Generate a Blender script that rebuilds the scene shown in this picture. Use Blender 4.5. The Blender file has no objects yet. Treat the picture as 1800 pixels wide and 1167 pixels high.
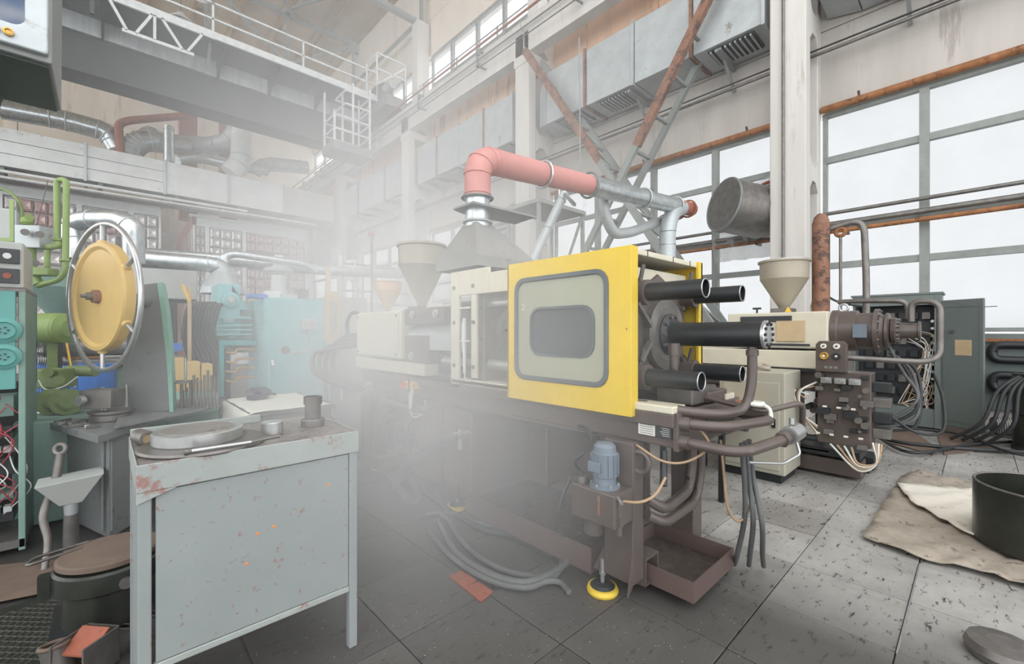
import bpy, bmesh, math, random
from mathutils import Vector, Matrix
random.seed(7)
SC = bpy.context.scene
COL = SC.collection
# ---------------------------------------------------------------- camera
CAM_H = 1.35; FPX = 768.0; HEAD = math.radians(43.1)
cam = bpy.data.objects.new('camera', bpy.data.cameras.new('camera')); COL.objects.link(cam)
cam.location = (0, 0, CAM_H); cam.rotation_euler = (math.radians(90), 0, -HEAD)
cam.data.sensor_width = 36.0; cam.data.lens = 36.0 * FPX / 1800.0
cam.data.clip_start = 0.05; cam.data.clip_end = 300
SC.camera = cam
# ---------------------------------------------------------------- world: even white overcast sky
w = bpy.data.worlds.new('overcast'); SC.world = w; w.use_nodes = True
bg = w.node_tree.nodes['Background']; bg.inputs[0].default_value = (0.96, 0.98, 1.0, 1); bg.inputs[1].default_value = 1.35
# ---------------------------------------------------------------- colour management and sampling
SC.view_settings.view_transform = 'Standard'; SC.view_settings.look = 'None'
SC.view_settings.gamma = 1; SC.view_settings.use_curve_mapping = False
SC.view_settings.exposure = 1.0
SC.cycles.use_denoising = True
SC.cycles.max_bounces = 8; SC.cycles.diffuse_bounces = 5; SC.cycles.glossy_bounces = 3
SC.cycles.transmission_bounces = 6; SC.cycles.transparent_max_bounces = 12; SC.cycles.volume_bounces = 5
SC.cycles.volume_step_rate = 2.0; SC.cycles.volume_max_steps = 64
SC.cycles.caustics_reflective = False; SC.cycles.caustics_refractive = False
SC.cycles.sample_clamp_indirect = 4.0

# ---------------------------------------------------------------- ray helpers (a point on a known world plane)
_f = Vector((math.sin(HEAD), math.cos(HEAD), 0)); _r = Vector((math.cos(HEAD), -math.sin(HEAD), 0))
def _d(px, py): return _f + _r * ((px - 900) / FPX) + Vector((0, 0, (583.5 - py) / FPX))
def AX(px, py, X):
    d = _d(px, py); s = X / d.x; return Vector((X, d.y * s, CAM_H + d.z * s))
def AY(px, py, Y):
    d = _d(px, py); s = Y / d.y; return Vector((d.x * s, Y, CAM_H + d.z * s))
def AZ(px, py, Z):
    d = _d(px, py); s = (Z - CAM_H) / d.z; return Vector((d.x * s, d.y * s, Z))
def AD(px, py, dep):
    d = _d(px, py) * dep; return Vector((d.x, d.y, CAM_H + d.z))

# ---------------------------------------------------------------- materials
def lin(h):
    h = h.lstrip('#'); out = []
    for i in (0, 2, 4):
        c = int(h[i:i + 2], 16) / 255
        out.append(c / 12.92 if c <= 0.04045 else ((c + 0.055) / 1.055) ** 2.4)
    return (*out, 1)
MATS = {}
def mat(name, col, rough=0.6, metal=0.0, var=0.15, scale=6.0, wear=None, wear_amt=0.0, wear_scale=9.0, bump=0.0, streak=False, spec=0.5):
    """painted / metal surface: base colour with uneven tone, optional worn patches of a second colour, fine relief"""
    if name in MATS: return MATS[name]
    m = bpy.data.materials.new(name); m.use_nodes = True; MATS[name] = m
    nt = m.node_tree; N = nt.nodes; L = nt.links; b = N['Principled BSDF']
    b.inputs['Roughness'].default_value = rough; b.inputs['Metallic'].default_value = metal
    b.inputs['Specular IOR Level'].default_value = spec
    tc = N.new('ShaderNodeTexCoord'); mp = N.new('ShaderNodeMapping')
    if streak: mp.inputs['Scale'].default_value = (1, 1, 0.12)
    L.new(tc.outputs['Object'], mp.inputs['Vector'])
    no = N.new('ShaderNodeTexNoise'); no.inputs['Scale'].default_value = scale; no.inputs['Detail'].default_value = 5; no.inputs['Roughness'].default_value = 0.65
    L.new(mp.outputs[0], no.inputs['Vector'])
    c = lin(col); rp = N.new('ShaderNodeValToRGB')
    rp.color_ramp.elements[0].position = 0.3; rp.color_ramp.elements[1].position = 0.7
    rp.color_ramp.elements[0].color = (*[x * (1 - var) for x in c[:3]], 1); rp.color_ramp.elements[1].color = (*[min(1, x * (1 + var)) for x in c[:3]], 1)
    L.new(no.outputs['Fac'], rp.inputs[0]); out = rp.outputs[0]
    if wear:
        n2 = N.new('ShaderNodeTexNoise'); n2.inputs['Scale'].default_value = wear_scale; n2.inputs['Detail'].default_value = 8; n2.inputs['Roughness'].default_value = 0.75
        L.new(mp.outputs[0], n2.inputs['Vector'])
        r2 = N.new('ShaderNodeValToRGB'); r2.color_ramp.elements[0].position = 0.66 - wear_amt * 0.5; r2.color_ramp.elements[1].position = 0.69 - wear_amt * 0.5 + 0.03
        L.new(n2.outputs['Fac'], r2.inputs[0])
        mx = N.new('ShaderNodeMixRGB'); mx.inputs[2].default_value = lin(wear)
        L.new(r2.outputs[0], mx.inputs[0]); L.new(out, mx.inputs[1]); out = mx.outputs[0]
    L.new(out, b.inputs['Base Color'])
    if bump:
        bp = N.new('ShaderNodeBump'); bp.inputs['Strength'].default_value = bump; bp.inputs['Distance'].default_value = 0.01
        L.new(no.outputs['Fac'], bp.inputs['Height']); L.new(bp.outputs[0], b.inputs['Normal'])
    return m
M = dict(
    concrete=mat('concrete', '#ccc8c2', 0.9, var=0.10, scale=2.2, wear='#b9b2aa', wear_amt=0.12, wear_scale=3, bump=0.4, streak=True),
    concrete_bare=mat('concrete_bare', '#bdb7b0', 0.9, var=0.12, scale=1.6, wear='#aaa29b', wear_amt=0.2, wear_scale=2.5, bump=0.5, streak=True),
    wall_rust=mat('stained_plaster', '#dcb79a', 0.9, var=0.18, scale=1.5, wear='#b07a50', wear_amt=0.22, wear_scale=1.6, streak=True),
    wall_cream=mat('cream_plaster', '#ddd2c4', 0.9, var=0.08, scale=1.2, wear='#c9bda9', wear_amt=0.2, wear_scale=1.4, streak=True),
    roof=mat('roof_slab', '#c8b9a0', 0.9, var=0.08, scale=1), rib=mat('roof_rib', '#a18a68', 0.9, var=0.15, scale=2),
    steel_grey=mat('grey_steel', '#7b807f', 0.55, 0.2, var=0.12), truss=mat('truss_paint', '#8b8f8b', 0.6, 0.1, var=0.12),
    crane_dark=mat('crane_girder_paint', '#4b4e4c', 0.6, 0.1, var=0.1, scale=2), crane_light=mat('crane_light_paint', '#a5a9a9', 0.6, var=0.2, scale=5, streak=True),
    rail_white=mat('white_rail_paint', '#d4d8d8', 0.5), galv=mat('galvanised', '#c0c6c8', 0.3, 0.85, var=0.25, scale=12, bump=0.15),
    galv_dull=mat('galvanised_dull', '#b4babb', 0.5, 0.35, var=0.12, scale=3, bump=0.2, wear='#8d8a84', wear_amt=0.08, wear_scale=4),
    duct_white=mat('white_washed_sheet', '#d6d7d5', 0.7, var=0.1, scale=2, wear='#b9b7b3', wear_amt=0.12, wear_scale=3.0),
    foil=mat('foil_glass', '#cbc6c4', 0.35, 0.4, var=0.35, scale=14, bump=0.9), brick=mat('red_brick', '#a87468', 0.9, var=0.15),
    foil_pink=mat('foil_glass_pink', '#b59a96', 0.4, 0.3, var=0.3, scale=12, bump=0.8),
    frame_white=mat('white_frame', '#d8dad8', 0.7, var=0.08), white_panel=mat('white_panel', '#c9cac8', 0.8, var=0.06),
    dark=mat('dark_recess', '#3c3c3b', 0.8), black=mat('black_paint', '#26282a', 0.45, var=0.2), rubber=mat('black_rubber', '#2e3031', 0.55, var=0.2),
    rubber_grey=mat('dusty_rubber', '#5d5e5e', 0.6, var=0.2), brown=mat('brown_machine_paint', '#5a504b', 0.33, var=0.12, scale=4, wear='#6d5f57', wear_amt=0.1),
    brown_red=mat('brown_panel_paint', '#62524d', 0.45, var=0.15, scale=2.5), cream=mat('cream_machine_paint', '#d0cab6', 0.5, var=0.06, wear='#a89c80', wear_amt=0.03, wear_scale=12),
    yellow=mat('yellow_machine_paint', '#dcbc3a', 0.42, var=0.05, wear='#c89014', wear_amt=0.04, wear_scale=5),
    window_tint=mat('tinted_guard_window', '#a3a48e', 0.25, var=0.08, scale=2), dark_glass=mat('dark_window', '#57595a', 0.2, var=0.1, scale=2), gasket=mat('grey_gasket', '#5c6163', 0.6),
    pink=mat('pink_red_duct_paint', '#c4857e', 0.5, var=0.12, scale=4, wear='#a8655c', wear_amt=0.06), redrust=mat('red_oxide', '#94533f', 0.7, var=0.2, scale=8, wear='#6f4433', wear_amt=0.15),
    rust=mat('rusty_steel', '#8a6450', 0.75, 0.1, var=0.25, scale=9, wear='#54433c', wear_amt=0.3, wear_scale=5), rust_wood=mat('rusty_brown_pipe', '#96643f', 0.7, var=0.25, scale=7, wear='#6b4830', wear_amt=0.25),
    bench=mat('bench_grey_paint', '#8c9291', 0.5, var=0.07, scale=3, wear='#84604f', wear_amt=0.13, wear_scale=24), bench_top=mat('worn_steel_top', '#8f8a86', 0.45, 0.4, var=0.2, scale=7, wear='#6b6058', wear_amt=0.2, wear_scale=6),
    bench_edge=mat('chipped_edge_paint', '#9aa09c', 0.55, var=0.1, scale=5, wear='#917068', wear_amt=0.21, wear_scale=9),
    machined=mat('machined_steel', '#b9bab9', 0.3, 0.75, var=0.12, scale=15), dirty_steel=mat('dirty_steel', '#77736f', 0.45, 0.6, var=0.25, scale=10),
    turq=mat('turquoise_paint', '#5d9f99', 0.5, var=0.06), turq_dark=mat('turquoise_grey_paint', '#7d9a90', 0.55, var=0.1), cyan=mat('cyan_machine_paint', '#88bcc0', 0.5, var=0.06, wear='#a9c2bd', wear_amt=0.04),
    cyan_deep=mat('cyan_deep_paint', '#3f9c9c', 0.5, var=0.08), mint=mat('mint_paint', '#87b5a4', 0.5, var=0.08, wear='#8a7a62', wear_amt=0.1, wear_scale=8), green=mat('lime_green_paint', '#7f9650', 0.45, var=0.12, wear='#9fae80', wear_amt=0.06),
    olive=mat('olive_paint', '#6d8048', 0.5, var=0.15, scale=8), wheel_yellow=mat('ochre_disc_paint', '#d8b670', 0.5, var=0.06, wear='#b98c48', wear_amt=0.06, wear_scale=6),
    cabinet_green=mat('green_grey_cabinet_paint', '#69726f', 0.5, var=0.05), panel_grey=mat('grey_panel', '#b4b8b4', 0.5, var=0.05), dkgreen=mat('dark_green_paint', '#33433c', 0.6, var=0.08),
    press_grey=mat('press_grey_paint', '#767978', 0.5, var=0.1, scale=4, wear='#5c5c5b', wear_amt=0.15), cloth=mat('off_white_cloth', '#dcdcd2', 0.95, var=0.04, bump=0.5), glove=mat('charcoal_glove_fabric', '#4d4d57', 0.95, var=0.2, bump=0.6),
    red=mat('red_plastic', '#c8302c', 0.4), blue=mat('blue_plastic', '#2f6fc0', 0.45), orange=mat('orange_plastic', '#e0802c', 0.5), yellow_plastic=mat('yellow_plastic', '#e3b53c', 0.5),
    cardboard=mat('cardboard', '#c2ab88', 0.9, var=0.08), paper=mat('paper', '#dcdad0', 0.9, var=0.04), label_dark=mat('dark_label', '#34373a', 0.5), tan_hose=mat('tan_hose', '#ab9072', 0.6),
    orange_hopper=mat('peach_hopper_paint', '#dba66c', 0.5, var=0.06), box_grey=mat('control_box_grey', '#8a8d8a', 0.5, 0.2, var=0.06), hopper=mat('hopper_beige_metal', '#a39a8a', 0.5, 0.2, var=0.08, scale=3), hood=mat('hood_sheet', '#8a8985', 0.5, 0.3, var=0.12, scale=5, wear='#77736c', wear_amt=0.15),
    floor_dirt=mat('oily_floor', '#4a4846', 0.35, var=0.3, scale=3, wear='#332f2d', wear_amt=0.2, bump=0.3), wood_plate=mat('brown_board', '#6d5d52', 0.8, var=0.2), motor_blue=mat('motor_blue_grey_paint', '#6d7883', 0.45, var=0.08),
    rug=mat('dusty_sacking', '#a1978a', 0.98, var=0.2, scale=9, wear='#6f665c', wear_amt=0.2, bump=0.8), rug_white=mat('soiled_white_sheet', '#dcd6c9', 0.95, var=0.06, wear='#a89274', wear_amt=0.14, wear_scale=5, bump=0.5),
    beige_cab=mat('beige_cabinet_paint', '#aaa698', 0.5, var=0.06), brass=mat('brass', '#c29a50', 0.35, 0.7), wire_red=mat('red_wire', '#b04a56', 0.5), wire_white=mat('white_wire', '#d8d8d2', 0.5), white_dial=mat('white_dial', '#ece9dd', 0.4),
    black_oily=mat('black_oily_steel', '#33352f', 0.3, 0.3, var=0.3, scale=6), wet_black=mat('wet_pan', '#6b625d', 0.1, 0.5, var=0.3, scale=20, wear='#d0d0cc', wear_amt=0.0), 
)
def wet_pan():
    m = M['wet_black']; nt = m.node_tree; b = nt.nodes['Principled BSDF']
    v = nt.nodes.new('ShaderNodeTexVoronoi'); v.inputs['Scale'].default_value = 60
    bp = nt.nodes.new('ShaderNodeBump'); bp.inputs['Strength'].default_value = 0.5; bp.inputs['Distance'].default_value = 0.004
    nt.links.new(v.outputs['Distance'], bp.inputs['Height']); nt.links.new(bp.outputs[0], b.inputs['Normal'])
wet_pan()
def tile_material(name='floor_slab', dark=1.0):
    m = bpy.data.materials.new(name); m.use_nodes = True; nt = m.node_tree; N = nt.nodes; L = nt.links; b = N['Principled BSDF']
    g = N.new('ShaderNodeNewGeometry')
    n1 = N.new('ShaderNodeTexNoise'); n1.inputs['Scale'].default_value = 1.3; n1.inputs['Detail'].default_value = 8; n1.inputs['Roughness'].default_value = 0.7
    L.new(g.outputs['Position'], n1.inputs['Vector'])
    r1 = N.new('ShaderNodeValToRGB'); r1.color_ramp.elements[0].position = 0.32; r1.color_ramp.elements[1].position = 0.72
    r1.color_ramp.elements[0].color = lin('#85827e'); r1.color_ramp.elements[1].color = lin('#b5b3ae')
    L.new(n1.outputs['Fac'], r1.inputs[0])
    mp = N.new('ShaderNodeMapping'); mp.inputs['Rotation'].default_value = (0, 0, 0.5); mp.inputs['Scale'].default_value = (1, 2.6, 1); L.new(g.outputs['Position'], mp.inputs['Vector'])
    n2 = N.new('ShaderNodeTexNoise'); n2.inputs['Scale'].default_value = 11; n2.inputs['Detail'].default_value = 5; n2.inputs['Roughness'].default_value = 0.7; L.new(mp.outputs[0], n2.inputs['Vector'])
    r2 = N.new('ShaderNodeValToRGB'); r2.color_ramp.elements[0].position = 0.58; r2.color_ramp.elements[1].position = 0.65; L.new(n2.outputs['Fac'], r2.inputs[0])
    mx = N.new('ShaderNodeMixRGB'); mx.inputs[2].default_value = lin('#33302e'); L.new(r2.outputs[0], mx.inputs[0]); L.new(r1.outputs[0], mx.inputs[1])
    # floor colour mixed darker towards low X, around the machines
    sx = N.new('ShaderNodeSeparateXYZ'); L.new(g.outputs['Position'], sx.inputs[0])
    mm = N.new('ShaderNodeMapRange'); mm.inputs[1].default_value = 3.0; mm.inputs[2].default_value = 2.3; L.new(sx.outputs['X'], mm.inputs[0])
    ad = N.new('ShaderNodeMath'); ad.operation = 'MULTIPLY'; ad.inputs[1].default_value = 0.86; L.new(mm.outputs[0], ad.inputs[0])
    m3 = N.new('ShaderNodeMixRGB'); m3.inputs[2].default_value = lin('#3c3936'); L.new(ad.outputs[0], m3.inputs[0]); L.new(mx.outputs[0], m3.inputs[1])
    oi = N.new('ShaderNodeObjectInfo'); hv = N.new('ShaderNodeHueSaturation'); mr = N.new('ShaderNodeMapRange'); mr.inputs[3].default_value = 0.82; mr.inputs[4].default_value = 1.12
    L.new(oi.outputs['Random'], mr.inputs[0]); L.new(mr.outputs[0], hv.inputs['Value']); L.new(m3.outputs[0], hv.inputs['Color'])
    L.new(hv.outputs[0], b.inputs['Base Color'])
    r4 = N.new('ShaderNodeMapRange'); r4.inputs[3].default_value = 0.28; r4.inputs[4].default_value = 0.75; L.new(n1.outputs['Fac'], r4.inputs[0]); L.new(r4.outputs[0], b.inputs['Roughness'])
    bp = N.new('ShaderNodeBump'); bp.inputs['Strength'].default_value = 0.35; bp.inputs['Distance'].default_value = 0.004; L.new(n2.outputs['Fac'], bp.inputs['Height']); L.new(bp.outputs[0], b.inputs['Normal'])
    return m
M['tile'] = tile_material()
def film_material(name='window_film'):
    m = bpy.data.materials.new(name); m.use_nodes = True; nt = m.node_tree; N = nt.nodes; L = nt.links; N.remove(N['Principled BSDF'])
    out = N['Material Output']; tr = N.new('ShaderNodeBsdfTransparent'); tr.inputs[0].default_value = (0.29, 0.295, 0.295, 1)
    tl = N.new('ShaderNodeBsdfTranslucent'); tl.inputs[0].default_value = (0.5, 0.5, 0.5, 1)
    no = N.new('ShaderNodeTexNoise'); no.inputs['Scale'].default_value = 1.5; no.inputs['Detail'].default_value = 4
    tc = N.new('ShaderNodeTexCoord'); L.new(tc.outputs['Object'], no.inputs['Vector'])
    mr = N.new('ShaderNodeMapRange'); mr.inputs[1].default_value = 0.35; mr.inputs[2].default_value = 0.75; mr.inputs[3].default_value = 0.2; mr.inputs[4].default_value = 0.3
    L.new(no.outputs['Fac'], mr.inputs[0]); mx = N.new('ShaderNodeMixShader'); L.new(mr.outputs[0], mx.inputs[0]); L.new(tr.outputs[0], mx.inputs[1]); L.new(tl.outputs[0], mx.inputs[2])
    L.new(mx.outputs[0], out.inputs[0]); return m
M['film'] = film_material()
M['glass_upper'] = film_material('upper_window_glass'); [setattr(n_.inputs[0], 'default_value', (0.8, 0.8, 0.8, 1)) for n_ in M['glass_upper'].node_tree.nodes if n_.type == 'BSDF_TRANSPARENT']
def wrap_material():
    m = bpy.data.materials.new('plastic_sheeting'); m.use_nodes = True; nt = m.node_tree; N = nt.nodes; L = nt.links
    b = N['Principled BSDF']; b.inputs['Base Color'].default_value = lin('#b9bcb8'); b.inputs['Roughness'].default_value = 0.35
    no = N.new('ShaderNodeTexNoise'); no.inputs['Scale'].default_value = 7; no.inputs['Detail'].default_value = 4; no.inputs['Distortion'].default_value = 2
    tc = N.new('ShaderNodeTexCoord'); L.new(tc.outputs['Object'], no.inputs['Vector'])
    bp = N.new('ShaderNodeBump'); bp.inputs['Strength'].default_value = 1; bp.inputs['Distance'].default_value = 0.05; L.new(no.outputs['Fac'], bp.inputs['Height']); L.new(bp.outputs[0], b.inputs['Normal'])
    tr = N.new('ShaderNodeBsdfTransparent'); mx = N.new('ShaderNodeMixShader'); mx.inputs[0].default_value = 0.62
    L.new(tr.outputs[0], mx.inputs[1]); L.new(b.outputs[0], mx.inputs[2]); L.new(mx.outputs[0], N['Material Output'].inputs[0]); return m
M['wrap'] = wrap_material()
# screens give off light
def glow(name, col, s):
    m = bpy.data.materials.new(name); m.use_nodes = True; b = m.node_tree.nodes['Principled BSDF']; b.inputs['Base Color'].default_value = lin('#20242a'); b.inputs['Roughness'].default_value = 0.6
    nt = m.node_tree; no = nt.nodes.new('ShaderNodeTexNoise'); no.inputs['Scale'].default_value = 6; rp = nt.nodes.new('ShaderNodeValToRGB')
    rp.color_ramp.elements[0].position = 0.4; rp.color_ramp.elements[1].position = 0.62; rp.color_ramp.elements[0].color = lin('#3f6fae'); rp.color_ramp.elements[1].color = lin('#dfe6f0')
    tc = nt.nodes.new('ShaderNodeTexCoord'); nt.links.new(tc.outputs['Object'], no.inputs['Vector']); nt.links.new(no.outputs['Fac'], rp.inputs[0]); nt.links.new(rp.outputs[0], b.inputs['Emission Color'])
    b.inputs['Emission Strength'].default_value = s; return m
M['screen'] = glow('lit_screen', '#8090a0', 0.22)

# ---------------------------------------------------------------- mesh builder
def frame_of(d):
    d = Vector(d).normalized(); up = Vector((0, 0, 1)) if abs(d.z) < 0.95 else Vector((1, 0, 0))
    a = d.cross(up).normalized(); b = a.cross(d).normalized(); return a, b
def fillet(pts, r, n=5):
    pts = [Vector(p) for p in pts]
    if r <= 0 or len(pts) < 3: return pts
    out = [pts[0]]
    for i in range(1, len(pts) - 1):
        p = pts[i]; u = (pts[i - 1] - p); v = (pts[i + 1] - p); lu, lv = u.length, v.length
        if lu < 1e-6 or lv < 1e-6: continue
        u /= lu; v /= lv; q = min(r, lu * 0.49, lv * 0.49)
        a = p + u * q; c = p + v * q
        for k in range(n + 1):
            t = k / n; out.append(a * (1 - t) ** 2 + p * 2 * t * (1 - t) + c * t * t)
    out.append(pts[-1]); return out
def smooth_path(pts, n=6):
    pts = [Vector(p) for p in pts]
    if len(pts) < 3: return pts
    P = [pts[0] * 2 - pts[1]] + pts + [pts[-1] * 2 - pts[-2]]; out = []
    for i in range(1, len(P) - 2):
        a, b, c, d = P[i - 1], P[i], P[i + 1], P[i + 2]
        for k in range(n):
            t = k / n; out.append(0.5 * ((2 * b) + (c - a) * t + (2 * a - 5 * b + 4 * c - d) * t * t + (3 * b - a - 3 * c + d) * t ** 3))
    out.append(pts[-1]); return out
def origin_of(o):
    v = Vector((0, 0, 0))
    while o is not None: v += Vector(o.location); o = o.parent
    return v
class MB:
    def __init__(s): s.v = []; s.f = []; s.sm = []
    def add(s, vs, fs, smooth=False):
        n = len(s.v); s.v += [tuple(v) for v in vs]; s.f += [tuple(i + n for i in f) for f in fs]; s.sm += [smooth] * len(fs); return s
    def box(s, x0, x1, y0, y1, z0, z1):
        v = [(x, y, z) for z in (z0, z1) for y in (y0, y1) for x in (x0, x1)]
        return s.add(v, [(0, 2, 3, 1), (4, 5, 7, 6), (0, 1, 5, 4), (2, 6, 7, 3), (0, 4, 6, 2), (1, 3, 7, 5)])
    def hexa(s, v8):   # bottom 4 (ccw), top 4 (ccw)
        return s.add(v8, [(3, 2, 1, 0), (4, 5, 6, 7), (0, 1, 5, 4), (1, 2, 6, 5), (2, 3, 7, 6), (3, 0, 4, 7)])
    def obox(s, c, half, ux, uy=None, uz=(0, 0, 1)):
        c = Vector(c); ux = Vector(ux).normalized(); uz = Vector(uz).normalized(); uy = Vector(uy).normalized() if uy else uz.cross(ux).normalized()
        a, b, h = half; v = []
        for k in (-1, 1):
            for i, j in ((-1, -1), (1, -1), (1, 1), (-1, 1)): v.append(c + ux * a * i + uy * b * j + uz * h * k)
        return s.hexa(v)
    def bar(s, p0, p1, w, h=None, up=None):
        h = h or w; p0 = Vector(p0); p1 = Vector(p1); d = (p1 - p0); 
        if up is None: a, b = frame_of(d)
        else: b = Vector(up); a = d.cross(b).normalized(); b = a.cross(d).normalized()
        v = []
        for p in (p0, p1):
            for i, j in ((-1, -1), (1, -1), (1, 1), (-1, 1)): v.append(p + a * w / 2 * i + b * h / 2 * j)
        return s.hexa(v)
    def channel(s, p0, p1, w, h, t, up=None, side=1):
        """C section: web plus two flanges"""
        p0 = Vector(p0); p1 = Vector(p1); d = p1 - p0; b = Vector(up) if up else frame_of(d)[1]; a = d.cross(b).normalized(); b = a.cross(d).normalized()
        s.bar(p0, p1, t, h, b)
        for k in (-1, 1): o = b * (h / 2 - t / 2) * k + a * side * w / 2; s.bar(p0 + o, p1 + o, w, t, b)
        return s
    def cyl(s, p0, p1, r, r1=None, n=16, cap=True):
        r1 = r if r1 is None else r1; p0 = Vector(p0); p1 = Vector(p1); a, b = frame_of(p1 - p0); v = []
        for p, q in ((p0, r), (p1, r1)):
            for k in range(n): t = 2 * math.pi * k / n; v.append(p + a * q * math.cos(t) + b * q * math.sin(t))
        s.add(v, [(k, (k + 1) % n, n + (k + 1) % n, n + k) for k in range(n)], True)
        if cap: s.add(v[:n], [tuple(range(n))[::-1]]); s.add(v[n:], [tuple(range(n))])
        return s
    def pipe(s, p0, p1, r, ri, n=20):
        """open hollow tube with a wall thickness"""
        p0 = Vector(p0); p1 = Vector(p1); a, b = frame_of(p1 - p0); v = []
        for p, q in ((p0, r), (p1, r), (p1, ri), (p0, ri)):
            for k in range(n): t = 2 * math.pi * k / n; v.append(p + a * q * math.cos(t) + b * q * math.sin(t))
        for m in range(4):
            s.add([v[m * n + k] for k in range(n)] + [v[((m + 1) % 4) * n + k] for k in range(n)], [(k, (k + 1) % n, n + (k + 1) % n, n + k) for k in range(n)], m in (0, 2))
        return s
    def tube(s, pts, r, n=10, bend=0.0, smooth=False, k=6, cap=True):
        P = smooth_path(pts, k) if smooth else fillet(pts, bend)
        P = [p for i, p in enumerate(P) if i == 0 or (p - P[i - 1]).length > 1e-5]
        t = (P[1] - P[0]).normalized(); a, b = frame_of(t); v = []
        rr = r if isinstance(r, (list, tuple)) else None
        for i, p in enumerate(P):
            tn = (P[min(i + 1, len(P) - 1)] - P[max(i - 1, 0)]).normalized()
            ax = t.cross(tn)
            if ax.length > 1e-7: R = Matrix.Rotation(t.angle(tn), 3, ax.normalized()); a = R @ a; b = R @ b
            t = tn; q = r if rr is None else rr[0] + (rr[1] - rr[0]) * i / (len(P) - 1)
            for j in range(n): g = 2 * math.pi * j / n; v.append(p + a * q * math.cos(g) + b * q * math.sin(g))
        m = len(P); f = [(i * n + j, i * n + (j + 1) % n, (i + 1) * n + (j + 1) % n, (i + 1) * n + j) for i in range(m - 1) for j in range(n)]
        s.add(v, f, True)
        if cap: s.add(v[:n], [tuple(range(n))[::-1]]); s.add(v[-n:], [tuple(range(n))])
        return s
    def lathe(s, prof, c, axis=(0, 0, 1), n=24, smooth=True):
        c = Vector(c); ax = Vector(axis).normalized(); a, b = frame_of(ax); v = []
        for r, z in prof:
            for k in range(n): t = 2 * math.pi * k / n; v.append(c + ax * z + a * r * math.cos(t) + b * r * math.sin(t))
        for i in range(len(prof) - 1):
            s.add([v[i * n + k] for k in range(n)] + [v[(i + 1) * n + k] for k in range(n)], [(k, (k + 1) % n, n + (k + 1) % n, n + k) for k in range(n)], smooth)
        if prof[0][0] > 1e-4: s.add(v[:n], [tuple(range(n))[::-1]])
        if prof[-1][0] > 1e-4: s.add(v[-n:], [tuple(range(n))])
        return s
    def ring(s, c, axis, R, r, n=32, m=8, ra=None):
        c = Vector(c); ax = Vector(axis).normalized(); a, b = frame_of(ax); v = []
        for i in range(n):
            t = 2 * math.pi * i / n; e = a * math.cos(t) + b * math.sin(t)
            for j in range(m): g = 2 * math.pi * j / m; v.append(c + e * (R + r * math.cos(g)) + ax * (ra or r) * math.sin(g))
        return s.add(v, [(i * m + j, i * m + (j + 1) % m, ((i + 1) % n) * m + (j + 1) % m, ((i + 1) % n) * m + j) for i in range(n) for j in range(m)], True)
    def prism(s, poly, d):   # poly: 3D points, extruded by vector d
        d = Vector(d); P = [Vector(p) for p in poly]; n = len(P)
        s.add(P + [p + d for p in P], [tuple(range(n))[::-1], tuple(range(n, 2 * n))] + [(k, (k + 1) % n, n + (k + 1) % n, n + k) for k in range(n)]); return s
    def plate_hole(s, outer, inner, d):   # loops with the same number of points, extruded by d: frame with an opening
        d = Vector(d); O = [Vector(p) for p in outer]; I = [Vector(p) for p in inner]; n = len(O)
        v = O + I + [p + d for p in O] + [p + d for p in I]; f = []
        for k in range(n):
            q = (k + 1) % n
            f += [(k, n + k, n + q, q), (2 * n + k, 2 * n + q, 3 * n + q, 3 * n + k), (k, q, 2 * n + q, 2 * n + k), (n + k, 3 * n + k, 3 * n + q, n + q)]
        return s.add(v, f)
    def bolt(s, p, d, r=0.012, h=0.01):
        p = Vector(p); d = Vector(d).normalized(); return s.cyl(p, p + d * h, r, n=6)
    def build(s, name, m, parent=None, bevel=0.0, **props):
        me = bpy.data.meshes.new(name); 
        if parent is None:
            xs = list(zip(*s.v)); o0 = Vector(((min(xs[0]) + max(xs[0])) / 2, (min(xs[1]) + max(xs[1])) / 2, min(xs[2])))
        else: o0 = origin_of(parent)
        me.from_pydata([(v[0] - o0.x, v[1] - o0.y, v[2] - o0.z) for v in s.v], [], s.f)
        me.polygons.foreach_set('use_smooth', s.sm)
        bm = bmesh.new(); bm.from_mesh(me); bmesh.ops.recalc_face_normals(bm, faces=bm.faces); bm.to_mesh(me); bm.free()
        me.materials.append(M[m] if isinstance(m, str) else m)
        o = bpy.data.objects.new(name, me); COL.objects.link(o)
        if parent is None: o.location = o0
        else: o.parent = parent
        if bevel: md = o.modifiers.new('bevel', 'BEVEL'); md.width = bevel; md.segments = 2; md.limit_method = 'ANGLE'; md.angle_limit = 0.6
        for k, val in props.items(): o[k] = val
        return o
def rr(c, u, v, w, h, r, n=5):
    """rounded rectangle loop centred at c, in axes u (width) and v (height)"""
    c = Vector(c); u = Vector(u); v = Vector(v); P = []
    for sx, sy, a0 in ((1, 1, 0), (-1, 1, 90), (-1, -1, 180), (1, -1, 270)):
        for k in range(n): t = math.radians(a0 + 90 * k / (n - 1)); P.append(c + u * (sx * (w / 2 - r) + r * math.cos(t)) + v * (sy * (h / 2 - r) + r * math.sin(t)))
    return P
def thing(name, label, cat, loc, group=None):
    o = bpy.data.objects.new(name, None); o.empty_display_size = 0.1; COL.objects.link(o); o.location = loc; o['label'] = label; o['category'] = cat
    if group: o['group'] = group
    return o
def tag(o, label, cat, group=None):
    o['label'] = label; o['category'] = cat
    if group: o['group'] = group
    return o
def copy_thing(root, loc, label=None, rz=None, group=None):
    def rec(o, par):
        c = o.copy(); COL.objects.link(c); c.parent = par
        for ch in o.children: rec(ch, c)
        return c
    r = rec(root, None); r.location = loc
    if rz is not None: r.rotation_euler = (0, 0, rz)
    if label: r['label'] = label
    if group: r['group'] = group
    return r
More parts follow.
